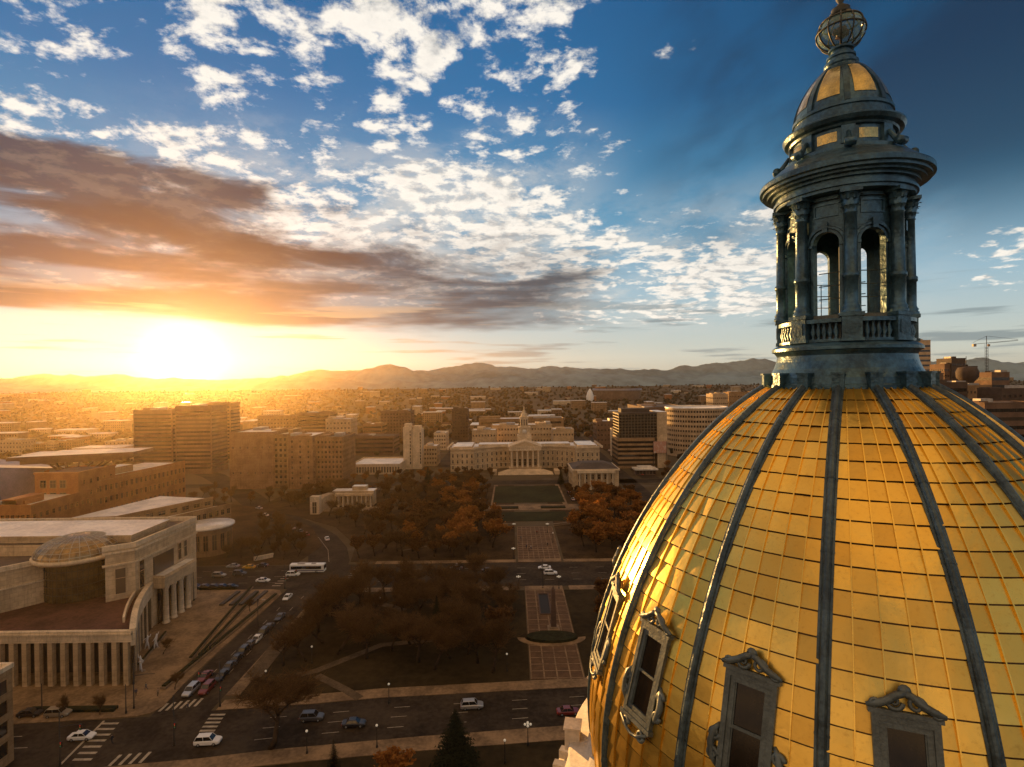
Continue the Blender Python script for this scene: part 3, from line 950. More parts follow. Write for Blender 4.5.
def land():
    g = MB()
    # level round the camera, rising gently to the west beyond a kilometre
    S = 3450
    N = 64
    xs = [-S + 2 * S * i / N for i in range(N + 1)]
    vs = [(x, y, rise(y)) for x in xs for y in xs]
    g.add(vs, [(i * (N + 1) + j, (i + 1) * (N + 1) + j, (i + 1) * (N + 1) + j + 1, i * (N + 1) + j + 1) for i in range(N) for j in range(N)], 0, True)
    structure('ground', g, [ground_material()])
    # two ranges of mountains, the foothills in front
    mtn = mat('hazed_rock', (0.19, 0.27, 0.31), 0.95, 0, 0.3, 0.002, spec=0.1)  # blue-grey fade of distance put into the rock colour
    from mathutils import noise as mn
    for name, Y, dpt, hmax, seed, base in (('mountains', 3120, 420, 178, 3.0, 120), ('mid_range_hills', 2900, 380, 150, 6.3, 84), ('foothills', 2680, 380, 112, 9.0, 62)):
        mb = MB(); nx, ny = 620, 8
        vs = []
        for i in range(nx + 1):
            t = -1.02 + 2.04 * i / nx
            az = t * 1.02
            for j in range(ny + 1):
                v = j / ny
                R = (Y + dpt * (v - 0.5)) * 1.0
                x, y = R * tan(az) if abs(az) < 0.80 else R * sin(az) / cos(0.80), R if abs(az) < 0.80 else R * cos(az) / cos(0.80)
                x = max(-3400, min(3400, x))
                ridge = 1 - abs(2 * v - 1)
                ww = 1 - 0.35 * math.exp(-((az + 0.53) / 0.16) ** 2)
                q = mn.fractal(Vector((x * 0.0019 + seed, seed * 2, v * 0.6)), 1.0, 2.0, 5)
                q2 = mn.fractal(Vector((x * 0.011 + seed, v * 5.0, seed)), 0.8, 2.1, 6)
                h = ww * (base + (hmax - base) * max(0.0, 0.46 + 0.80 * q) + 9 * q2) * ridge ** 0.8
                vs.append((x, y, max(h, 0) * 1.0 - 2))
        fs = [(i * (ny + 1) + j, (i + 1) * (ny + 1) + j, (i + 1) * (ny + 1) + j + 1, i * (ny + 1) + j + 1) for i in range(nx) for j in range(ny)]
        mb.add(vs, fs, 0, True)
        structure(name, mb, [mtn])
    # the air: one box of thin golden haze
    hz = MB(); hz.box(-3600, 3600, -3600, 3600, -1.0, 215)
    vm = bpy.data.materials.new('evening_haze'); vm.use_nodes = True
    nt = vm.node_tree; nt.nodes.clear()
    v = nt.nodes.new('ShaderNodeVolumePrincipled'); o = nt.nodes.new('ShaderNodeOutputMaterial')
    v.inputs['Color'].default_value = (1.0, 0.75, 0.46, 1)
    v.inputs['Density'].default_value = HAZE_DENSITY
    v.inputs['Anisotropy'].default_value = HAZE_G
    nt.links.new(v.outputs[0], o.inputs['Volume'])
    hb = hz.build('haze', [vm]); tag(hb, kind='stuff')


HAZE_DENSITY, HAZE_G = 1 / 24000.0, 0.80
land()

# ------------------------------------------------------------------ streets, pavements, lawns
asphalt = mat('asphalt', (0.032, 0.024, 0.016), 0.9, 0, 0.4, 0.10, 0.15, 3.0, spec=0.12, sub=(0.062, 0.046, 0.030), streak=0.0)
paving = mat('concrete_paving', (0.215, 0.140, 0.072), 0.85, 0, 0.40, 0.15, 0.15, 2.0, spec=0.25)
paving2 = mat('red_brick_paving', (0.11, 0.062, 0.030), 0.85, 0, 0.25, 0.4, 0.1, 2.0, spec=0.2)
paint = mat('road_paint', (0.36, 0.30, 0.21), 0.7, 0, 0.3, 0.8, spec=0.3)
lawn_m = mat('winter_lawn', (0.034, 0.025, 0.010), 0.95, 0, 0.45, 0.05, 0.4, 1.2, spec=0.1, sub=(0.052, 0.036, 0.015))
lawn2_m = mat('green_lawn', (0.028, 0.030, 0.011), 0.95, 0, 0.35, 0.06, 0.4, 1.2, spec=0.1)
soil_m = mat('leaf_litter', (0.055, 0.034, 0.015), 0.95, 0, 0.45, 0.12, 0.4, 1.5, spec=0.1)
stone_m = mat('park_stone', (0.26, 0.185, 0.11), 0.8, 0, 0.2, 0.5, 0.15, 3.0, spec=0.25)
hedge_m = mat('clipped_hedge', (0.025, 0.026, 0.012), 0.95, 0, 0.4, 0.8, 0.6, 4.0, spec=0.1)

LIN_U = [(-60, 729), (0, 724), (110, 719.6), (160, 716), (208, 711), (320, 703.5), (380, 698), (567, 688), (700, 681), (860, 673)]
LIN_L = [(-90, 787), (0, 777), (100, 768), (200, 759), (275, 750), (420, 737), (567, 726), (700, 717), (860, 706)]
LU, LL = px_poly(LIN_U), px_poly(LIN_L)


def lin(line, x):
    for a, b in zip(line, line[1:]):
        if a[0] <= x <= b[0]:
            return a[1] + (b[1] - a[1]) * (x - a[0]) / (b[0] - a[0])
    return line[0][1] if x < line[0][0] else line[-1][1]


XW, XE = -75.0, -63.5                                   # edges of the avenue that runs away from the camera
BY0, BY1 = 183.5, 207.5                                 # edges of the broad cross street
CURVE = [tuple(at(x, y)[:2]) for x, y in [(322, 580), (329, 562), (328, 550), (319, 538), (302, 527.5), (281, 518), (262, 508), (248, 497), (232, 486), (214, 476), (190, 468)]]
MX = 9.6                                                # axis of the mall


def streets():
    z = 0.03
    r = MB()
    r.face([(p[0], p[1], z) for p in LL] + [(p[0], p[1], z) for p in LU[::-1]])
    structure('front_street', r, [asphalt])
    r = MB()
    r.face([(XW, lin(LU, XW) - 0.01, z + 0.004), (XE, lin(LU, XE) - 0.01, z + 0.004), (XE, BY0, z + 0.004), (XW, BY0, z + 0.004)])
    structure('avenue', r, [asphalt])
    r = MB(); r.face([(-420, BY0, z + 0.008), (330, BY0, z + 0.008), (330, BY1, z + 0.008), (-420, BY1, z + 0.008)])
    structure('cross_street', r, [asphalt])
    r = MB(); ribbon_mb(r, CURVE, 15.0, z + 0.012)
    structure('curved_street', r, [asphalt])
    r = MB()
    for (x0, x1, y0, y1) in ((70, 82, 210, 900), (-420, 330, 364, 378), (88, 100, 380, 3000), (-62, -48, 440, 2600)):
        r.face([(x0, y0, z + 0.016), (x1, y0, z + 0.016), (x1, y1, z + 0.016), (x0, y1, z + 0.016)])
    structure('side_street', r, [asphalt])
    # pavements: real slabs with a kerb step
    p = MB()
    def off(line, d):
        return [(a[0], a[1] + d) for a in line]
    up = [q for q in LU if q[0] > XE + 2]
    up = [(XE + 1, lin(LU, XE + 1))] + up
    p.prism(up + off(up, 3.6)[::-1], 0.0, 0.14)
    lo = LL
    p.prism(lo + off(lo, -4.2)[::-1], 0.0, 0.14)
    structure('front_pavement', p, [paving])
    p = MB()
    p.box(XE + 0.2, MX - 8.2, BY0 - 3.6, BY0 - 0.1, 0, 0.145); p.box(MX + 8.2, 120, BY0 - 3.6, BY0 - 0.1, 0, 0.145)
    p.box(-52, MX - 9, BY1 + 0.1, BY1 + 3.2, 0, 0.145); p.box(MX + 9, 66, BY1 + 0.1, BY1 + 3.2, 0, 0.145)
    p.box(XE + 0.15, XE + 3.2, lin(LU, XE) + 5.5, BY0 - 3.7, 0, 0.142)
    structure('cross_pavement', p, [paving])
    # the judicial plaza: one big pale slab, rounded at the corner
    site = [(-190, lin(LU, -190)), (-115, lin(LU, -115)), (-90, lin(LU, -90))]
    site += [tuple(at(x, y)[:2]) for x, y in ((137, 716.5), (152, 713), (164, 706))]
    site += [(XW - 0.3, 126), (XW - 0.3, BY0 - 4), (XW - 2, BY0 - 1.2), (XW - 5, BY0 - 0.3), (-190, BY0 - 0.3)]
    p = MB(); p.prism(site, 0.0, 0.15)
    structure('plaza', p, [paving])
    # markings
    mk = MB(); zm = 0.05
    def along(x, f):
        return lin(LU, x) * (1 - f) + lin(LL, x) * f
    for f in (0.27, 0.5, 0.74):
        x = -50.0
        while x < 60:
            mk.face([(x, along(x, f) - 0.07, zm), (x + 3.2, along(x + 3.2, f) - 0.07, zm), (x + 3.2, along(x + 3.2, f) + 0.07, zm), (x, along(x, f) + 0.07, zm)])
            x += 12.3
        for x0, x1 in ((-125, -112), (-108, -96)) if f != 0.5 else ((-125, -92),):
            mk.face([(x0, along(x0, f) - 0.08, zm), (x1, along(x1, f) - 0.08, zm), (x1, along(x1, f) + 0.08, zm), (x0, along(x0, f) + 0.08, zm)])
    def bars(a, b, n, ln, wd, horizontal):
        for i in range(n):
            t = (i + 0.5) / n
            c = (a[0] + (b[0] - a[0]) * t, a[1] + (b[1] - a[1]) * t)
            hx, hy = (ln / 2, wd / 2) if horizontal else (wd / 2, ln / 2)
            mk.face([(c[0] - hx, c[1] - hy, zm), (c[0] + hx, c[1] - hy, zm), (c[0] + hx, c[1] + hy, zm), (c[0] - hx, c[1] + hy, zm)])
    bars(at(112, 721), at(80, 763), 7, 3.4, 0.6, True)
    bars(at(219, 713), at(206, 733), 5, 3.0, 0.6, True)
    bars(at(160, 708), at(202, 702), 6, 3.0, 0.6, False)
    bars(at(110, 761), at(150, 757), 4, 3.0, 0.6, False)
    a, b = at(103, 721), at(58, 766)
    mk.face([(a.x, a.y, zm), (a.x + 0.45, a.y, zm), (b.x + 0.45, b.y, zm), (b.x, b.y, zm)])
    for xx in (-71.2, -67.3):
        y = 130.0
        while y < 180:
            mk.face([(xx - 0.07, y, zm), (xx + 0.07, y, zm), (xx + 0.07, y + 2.5, zm), (xx - 0.07, y + 2.5, zm)]); y += 9
    for f in (0.25, 0.5, 0.75):
        y = BY0 + (BY1 - BY0) * f
        x = -170
        while x < 70:
            if not -78 < x < -60:
                mk.face([(x, y - 0.07, zm), (x + 3, y - 0.07, zm), (x + 3, y + 0.07, zm), (x, y + 0.07, zm)])
            x += 9.5
    bars((-57, BY0 + 2), (-57, BY1 - 2), 9, 2.8, 0.55, True); bars((-80, BY0 + 2), (-80, BY1 - 2), 9, 2.8, 0.55, True)
    q = [tuple(at(x, y)[:2]) for x, y in ((260, 516), (278, 512))]
    bars(q[0], q[1], 6, 3.0, 0.7, False)
    ribbon_mb(mk, [(c[0] + 0, c[1]) for c in CURVE[1:6]], 0.16, zm)
    structure('road_markings', mk, [paint])


def park():
    l = MB()
    # lawns either side of the mall between the two streets
    for x0, x1 in ((XE + 3.3, MX - 6.4), (MX + 6.4, 120)):
        xs = [x0 + (x1 - x0) * i / 8 for i in range(9)]
        l.prism([(x, lin(LU, x) + 3.7) for x in xs] + [(x1, BY0 - 3.7), (x0, BY0 - 3.7)], 0, 0.12)
    structure('front_lawn', l, [lawn_m])
    l = MB()
    xs = [-110 + 230 * i / 12 for i in range(13)]
    l.prism([(x, lin(LL, x) - 4.3) for x in xs] + [(120, 52), (-110, 52)], 0, 0.12)
    structure('capitol_lawn', l, [lawn_m])
    l = MB()
    l.box(-46, MX - 9.2, BY1 + 3.3, 360, 0, 0.12); l.prism([(-46.01, BY1 + 3.3), (-62, BY1 + 3.3), (-66, 232), (-84, 262), (-108, 282), (-140, 305), (-140, 350), (-46.01, 350)], 0, 0.118); l.box(MX + 9.2, 66, BY1 + 3.3, 360, 0, 0.12)
    structure('park_ground', l, [soil_m])
    l = MB(); l.box(MX - 21, MX + 19, 309, 357, 0.10, 0.16); l.box(MX - 18, MX + 17, 268, 287, 0.10, 0.16)
    structure('mall_lawn', l, [lawn2_m])
    l = MB(); l.prism([(-190, 208.5), (-82, 208.5), (-80, 232), (-95, 262), (-130, 300), (-190, 330)], 0, 0.12)
    structure('side_lawn', l, [soil_m])
    # paths
    p = MB()
    zt = 0.155
    for pts, w_ in (([(296, 676), (317, 671), (381, 645.5), (435, 640), (478, 635.5)], 2.2), ([(373, 603), (389, 606), (404, 611)], 2.6), ([(447, 620), (470, 621.5)], 3.0),
                    ([(252, 678), (267, 660), (282, 641), (303, 623), (322, 606)], 4.0), ([(401, 551), (430, 546), (452, 541)], 1.6), ([(317, 676), (345, 690), (360, 699)], 2.0)):
        ribbon_mb(p, [tuple(at(x, y)[:2]) for x, y in pts], w_, 0.02, zt)
    structure('park_path', p, [mat('gravel_path', (0.105, 0.075, 0.045), 0.9, 0, 0.35, 0.3, 0.2, 3.0, spec=0.1)])
    # mall: brick field with pale bands
    m_ = MB(); mb2 = MB()
    y0 = lin(LU, MX) + 3.62
    m_.box(MX - 6.2, MX + 6.2, y0, BY0 - 0.12, 0, 0.15)
    m_.box(MX - 8.1, MX + 8.1, BY1 + 0.12, 258, 0, 0.15)
    structure('mall_paving', m_, [paving2])
    for i in range(5):
        x = MX - 6.0 + 3.0 * i
        mb2.box(x - 0.16, x + 0.16, y0 + 0.01, BY0 - 3.62, 0.02, 0.158)
    y = y0 + 0.4
    while y < BY0 - 4:
        for i in range(4):
            mb2.box(MX - 6.0 + 3.0 * i + 0.17, MX - 6.0 + 3.0 * i + 2.83, y, y + 0.26, 0.02, 0.158)
        y += 3.1
    mb2.box(MX - 6.15, MX + 6.15, BY0 - 3.6, BY0 - 0.14, 0.02, 0.162)
    for i in range(9):
        x = MX - 8.0 + 2.0 * i
        mb2.box(x - 0.12, x + 0.12, BY1 + 3.3, 257.9, 0.02, 0.158)
    for i in range(17):
        mb2.box(MX - 8.05, MX + 8.05, BY1 + 3.4 + 2.9 * i, BY1 + 3.9 + 2.9 * i, 0.02, 0.164)
    mb2.box(MX - 8.05, MX + 8.05, BY1 + 0.15, BY1 + 3.2, 0.02, 0.166)
    mb2.box(MX - 26, MX + 26, 291, 304, 0.0, 0.15); 
    mb2.box(MX - 22.0, MX - 19.5, 304.2, 362, 0, 0.15); mb2.box(MX + 17.5, MX + 20.0, 304.2, 362, 0, 0.15)
    structure('mall_bands', mb2, [paving])
    # planted oval near the front street and its stone rim
    o = MB()
    yc = 146.0
    ov = [(MX + 6.6 * cos(t), yc + 2.9 * sin(t)) for t in [2 * pi * i / 40 for i in range(40)]]
    o.prism(ov, 0.1, 0.9)
    tag(o.build('clipped_hedge', [hedge_m]), 'dark oval of clipped hedge across the brick mall', 'hedge')
    rim = MB()
    outer = [(MX + 9.0 * cos(t), yc + 0.6 + 5.2 * sin(t)) for t in [pi + pi * i / 24 for i in range(25)]]
    inner = [(MX + 7.0 * cos(t), yc + 0.3 + 3.3 * sin(t)) for t in [pi + pi * i / 24 for i in range(25)]]
    for i in range(24):
        rim.prism([outer[i], outer[i + 1], inner[i + 1], inner[i]], 0.02, 0.22)
    structure('stone_rim_path', rim, [paving])
    # bed strips of the level cross path
    b1 = MB(); b1.box(MX - 20, MX - 7, 294, 298.5, 0.14, 0.6)
    tag(b1.build('low_hedge', [hedge_m]), 'low hedge strip in the pale cross path, left of the mall axis', 'hedge')
    b1 = MB(); b1.box(MX + 5, MX + 18, 294, 298.5, 0.14, 0.6)
    tag(b1.build('low_hedge', [hedge_m]), 'low hedge strip in the pale cross path, right of the mall axis', 'hedge')
    # curved balustrades at the end of the plaza
    for sx, side in ((-1, 'left'), (1, 'right')):
        bl = MB()
        pts = [(MX + sx * (9.0 + 15.0 * i / 14), 259 + 9.0 * (i / 14) ** 1.6) for i in range(15)]
        ribbon_mb(bl, pts, 0.7, 0.0, 0.25); ribbon_mb(bl, pts, 0.6, 0.95, 1.15)
        for i in range(14):
            for t in (0.25, 0.75):
                c = (pts[i][0] * (1 - t) + pts[i + 1][0] * t, pts[i][1] * (1 - t) + pts[i + 1][1] * t)
                bl.lathe([(0.12, 0.25), (0.2, 0.5), (0.1, 0.95)], 6, (c[0], c[1], 0))
        tag(bl.build('stone_balustrade', [stone_m]), 'curved pale stone balustrade sweeping off the %s end of the paved plaza' % side, 'balustrade')
    # red sandstone obelisk, its dark basin and flagpole
    t = thing('obelisk', 'slender red stone obelisk standing on the mall behind the oval hedge', 'monument', (MX + 0.9, 151.0, 0))
    red = mat('red_sandstone', (0.09, 0.05, 0.03), 0.8, 0, 0.25, 0.8)
    q = MB(); q.add([(-0.75, -0.75, 1.2), (0.75, -0.75, 1.2), (0.75, 0.75, 1.2), (-0.75, 0.75, 1.2), (-0.5, -0.5, 11), (0.5, -0.5, 11), (0.5, 0.5, 11), (-0.5, 0.5, 11), (0, 0, 12.2)],
                    [(0, 1, 5, 4), (1, 2, 6, 5), (2, 3, 7, 6), (3, 0, 4, 7), (4, 5, 8), (5, 6, 8), (6, 7, 8), (7, 4, 8)])
    q.build('shaft', [red], t)
    q = MB(); q.box(-1.6, 1.6, -1.6, 1.6, 0.1, 0.7); q.box(-1.1, 1.1, -1.1, 1.1, 0.702, 1.2); q.build('plinth', [stone_m], t)
    t = thing('pool', 'long dark rectangular basin with a stone rim in the middle of the brick mall', 'basin', (MX - 0.6, 168.5, 0))
    q = MB(); q.box(-1.4, 1.4, -7.5, 7.5, 0.1, 0.2); q.build('basin_floor', [mat('dark_basin', (0.012, 0.011, 0.010), 0.8, 0, 0.2, 1)], t)
    q = MB()
    q.box(-1.75, -1.42, -7.8, 7.8, 0.1, 0.45); q.box(1.42, 1.75, -7.8, 7.8, 0.1, 0.45); q.box(-1.41, 1.41, -7.8, -7.52, 0.1, 0.45); q.box(-1.41, 1.41, 7.52, 7.8, 0.1, 0.45)
    q.build('stone_rim', [red], t)
    t = thing('flagpole', 'tall bare flagpole on the pavement at the far end of the basin', 'flagpole', (MX - 0.3, 181.4, 0))
    q = MB(); q.lathe([(0.12, 0), (0.06, 9.5), (0, 9.6)], 10); q.build('pole', [mat('dark_metal', (0.03, 0.028, 0.025), 0.5, 0.5, 0.2, 2)], t)
    q = MB(); q.lathe([(0.45, 0.15), (0.45, 0.5), (0.2, 0.7), (0, 0.7)], 14); q.build('base', [stone_m], t)


streets()
park()

# ------------------------------------------------------------------ buildings
cream = mat('cream_stone', (0.55, 0.40, 0.235), 0.8, 0, 0.22, 0.12, 0.15, 2.0, streak=0.45, joints=(2.4, 1.2), spec=0.3)
white_st = mat('white_stone', (0.68, 0.53, 0.345), 0.8, 0, 0.2, 0.15, 0.15, 2.0, streak=0.45, joints=(2.0, 1.3), spec=0.3)
brick = mat('orange_brick', (0.36, 0.145, 0.048), 0.85, 0, 0.22, 0.2, 0.2, 3.0, streak=0.2, spec=0.2)
brown = mat('brown_concrete', (0.16, 0.10, 0.065), 0.85, 0, 0.25, 0.15, 0.15, 2.0, streak=0.3, spec=0.2)
tan_w = mat('tan_wall', (0.33, 0.205, 0.10), 0.85, 0, 0.25, 0.15, 0.15, 2.0, streak=0.5, joints=(3.2, 1.6), spec=0.2)
rose = mat('rose_concrete', (0.29, 0.165, 0.085), 0.85, 0, 0.25, 0.15, 0.15, 2.0, streak=0.5, joints=(3.6, 1.8), spec=0.2)
roof_w = mat('pale_roof', (0.72, 0.64, 0.52), 0.34, 0, 0.30, 0.12, 0.05, 1.0, spec=0.9)
roof_d = mat('dark_roof', (0.085, 0.065, 0.05), 0.8, 0, 0.3, 0.1, 0.1, 1.0, spec=0.3)
roof_r = mat('rust_roof', (0.095, 0.045, 0.03), 0.85, 0, 0.4, 0.15, 0.1, 1.0, spec=0.2)
glass_d = mat('window_glass', (0.016, 0.014, 0.012), 0.08, 0, 0.3, 0.3, spec=0.7, blinds=0.4)
metal_d = mat('dark_metal', (0.03, 0.028, 0.025), 0.5, 0.5, 0.2, 2.0)
unit_m = mat('roof_unit', (0.34, 0.31, 0.27), 0.6, 0.2, 0.2, 0.6)
copper = mat('brown_copper', (0.13, 0.075, 0.045), 0.5, 0.5, 0.3, 0.3)
titan = mat('grey_titanium', (0.22, 0.20, 0.21), 0.45, 0.6, 0.2, 0.2)

WMESH = {}


def win_mesh(w, h, trim, bars=True):
    """one window: recessed dark pane between jambs, sill and lintel; looks towards -Y, origin at its centre on the wall face"""
    k = (round(w, 2), round(h, 2), trim.name, bars)
    if k not in WMESH:
        b = MB(); t = min(0.22, w * 0.16)
        b.face([(-w / 2, -0.03, -h / 2), (w / 2, -0.03, -h / 2), (w / 2, -0.03, h / 2), (-w / 2, -0.03, h / 2)], 1)
        b.box(-w / 2 - t, -w / 2, -0.16, 0.02, -h / 2, h / 2); b.box(w / 2, w / 2 + t, -0.16, 0.02, -h / 2, h / 2)
        b.box(-w / 2 - t * 1.4, w / 2 + t * 1.4, -0.24, 0.02, -h / 2 - t, -h / 2 - 0.002); b.box(-w / 2 - t, w / 2 + t, -0.18, 0.02, h / 2 + 0.002, h / 2 + t)
        if bars:
            b.box(-0.05, 0.05, -0.08, -0.031, -h / 2, h / 2)
        b.box(-w / 2, w / 2, -0.075, -0.031, -0.05 + h * 0.12, 0.05 + h * 0.12)
        WMESH[k] = b.mesh('window', [trim, glass_d])
    return WMESH[k]


def windows(root, p0, p1, z0, z1, cols, rows, w, h, trim, cap=100, name='window', base=None):
    """a grid of window parts on the wall that runs from p0 to p1 (seen from outside: left to right)"""
    p0, p1 = Vector(p0), Vector(p1)
    d = (p1 - p0); L = d.length; d.normalize()
    rz = atan2(d.y, d.x)
    me = win_mesh(w, h, trim)
    n = root.get('_nw', 0)
    rest = MB()
    for r in range(rows):
        for c in range(cols):
            p = p0 + d * (L * (c + 0.5) / cols)
            z = z0 + (z1 - z0) * (r + 0.5) / rows
            if n < cap:
                link(name, me, root, (p.x, p.y, z), rz); n += 1
            else:
                M4 = Matrix.Translation((p.x, p.y, z)) @ Matrix.Rotation(rz, 4, 'Z')
                nv = len(rest.v)
                rest.v += [tuple(M4 @ v.co) for v in me.vertices]
                for f in me.polygons:
                    rest.f.append(tuple(i + nv for i in f.vertices)); rest.mi.append(f.material_index); rest.sm.append(False)
    root['_nw'] = n
    if rest.v:
        tag(rest.build('window_field', [trim, glass_d], root, raw=True), kind='stuff')


def bands(root, p0, p1, z0, z1, rows, frac, out=0.05):
    """one ribbon window per storey"""
    p0, p1 = Vector(p0), Vector(p1)
    d = (p1 - p0); L = d.length; d.normalize()
    for r in range(rows):
        zc = z0 + (z1 - z0) * (r + 0.5) / rows
        hh = (z1 - z0) / rows * frac / 2
        b = MB()
        b.box(L * 0.03, L * 0.97, -out, 0.02, zc - hh, zc + hh, 0)
        n = max(3, int(L / 2.6))
        for i in range(n + 1):
            x = L * 0.03 + L * 0.94 * i / n
            b.box(x - 0.07, x + 0.07, -out - 0.05, -out - 0.002, zc - hh, zc + hh, 1)
        b.build('ribbon_window', [glass_d, metal_d], root, (p0.x, p0.y, 0), atan2(d.y, d.x))


def roof_parts(root, x0, x1, y0, y1, z, wall, roof, seed, units=3, par=0.8):
    b = MB(); t = 0.4
    b.box(x0 + t, x1 - t, y0 + t, y1 - t, z - 0.3, z + 0.02)
    r_ = b.build('roof', [roof], root)
    b = MB()
    b.box(x0 - 0.15, x1 + 0.15, y0 - 0.15, y0 + t, z + 0.003, z + par); b.box(x0 - 0.15, x1 + 0.15, y1 - t, y1 + 0.15, z + 0.003, z + par)
    b.box(x0 - 0.15, x0 + t, y0 + t + .002, y1 - t - .002, z + 0.003, z + par); b.box(x1 - t, x1 + 0.15, y0 + t + .002, y1 - t - .002, z + 0.003, z + par)
    b.build('parapet', [wall], root)
    q = random.Random(seed)
    for i in range(units):
        cx, cy = q.uniform(x0 + 2, x1 - 2), q.uniform(y0 + 2, y1 - 2)
        sx, sy, sz = q.uniform(.08, .2) * (x1 - x0), q.uniform(.12, .3) * (y1 - y0), q.uniform(1.0, 2.8)
        u = MB(); u.box(max(x0 + .6, cx - sx), min(x1 - .6, cx + sx), max(y0 + .6, cy - sy), min(y1 - .6, cy + sy), z + 0.02, z + sz)
        u.build('roof_unit', [unit_m if i % 2 else wall], root)


def block(name, label, pl, pr, yb, yt, depth, wall, roof, win=('grid', 8, 5, 1.4, 1.5), units=3, group=None, seed=None, side=True, cat='building', Y=None, par=0.8, zb=0.0):
    """a box-shaped building whose front spans the pixels pl..pr, standing at the level yb and reaching up to yt"""
    mid = (pl + pr) / 2
    Y = Y or at(mid, yb).y
    x0, x1 = dep(pl, yb, Y).x, dep(pr, yb, Y).x
    z = dep(mid, yt, Y).z - par
    cx = (x0 + x1) / 2
    t = thing(name, label, cat, (cx, Y, 0), 0, group)
    hw = (x1 - x0) / 2
    b = MB(); b.box(-hw, hw, 0, depth, zb, z)
    b.build('wall', [wall], t)
    roof_parts(t, -hw, hw, 0, depth, z, wall, roof, seed or int(pl * 7 + yb), units, par)
    kind = win[0]
    sx = hw if cx < 0 else -hw
    sd = ((sx, 0), (sx, depth)) if sx > 0 else ((sx, depth), (sx, 0))
    scol = max(1, int(win[1] * depth / (2 * hw) + 0.5)) if kind != 'none' else 1
    if kind == 'grid':
        _, c, r, w_, h_ = win
        w_ = min(w_, 2 * hw / c * 0.62); h_ = min(h_, z / r * 0.62)
        windows(t, (-hw, 0), (hw, 0), z * 0.06, z * 0.97, c, r, w_, h_, wall)
        if side:
            windows(t, sd[0], sd[1], z * 0.06, z * 0.97, min(scol, 10), r, min(w_, depth / max(scol, 1) * .62), h_, wall)
    elif kind == 'band':
        bands(t, (-hw, 0), (hw, 0), z * 0.06, z * 0.97, win[1], win[2])
        if side:
            bands(t, sd[0], sd[1], z * 0.06, z * 0.97, win[1], win[2])
    return t


def loc(pts, o):
    return [(p[0] - o[0], p[1] - o[1]) for p in pts]


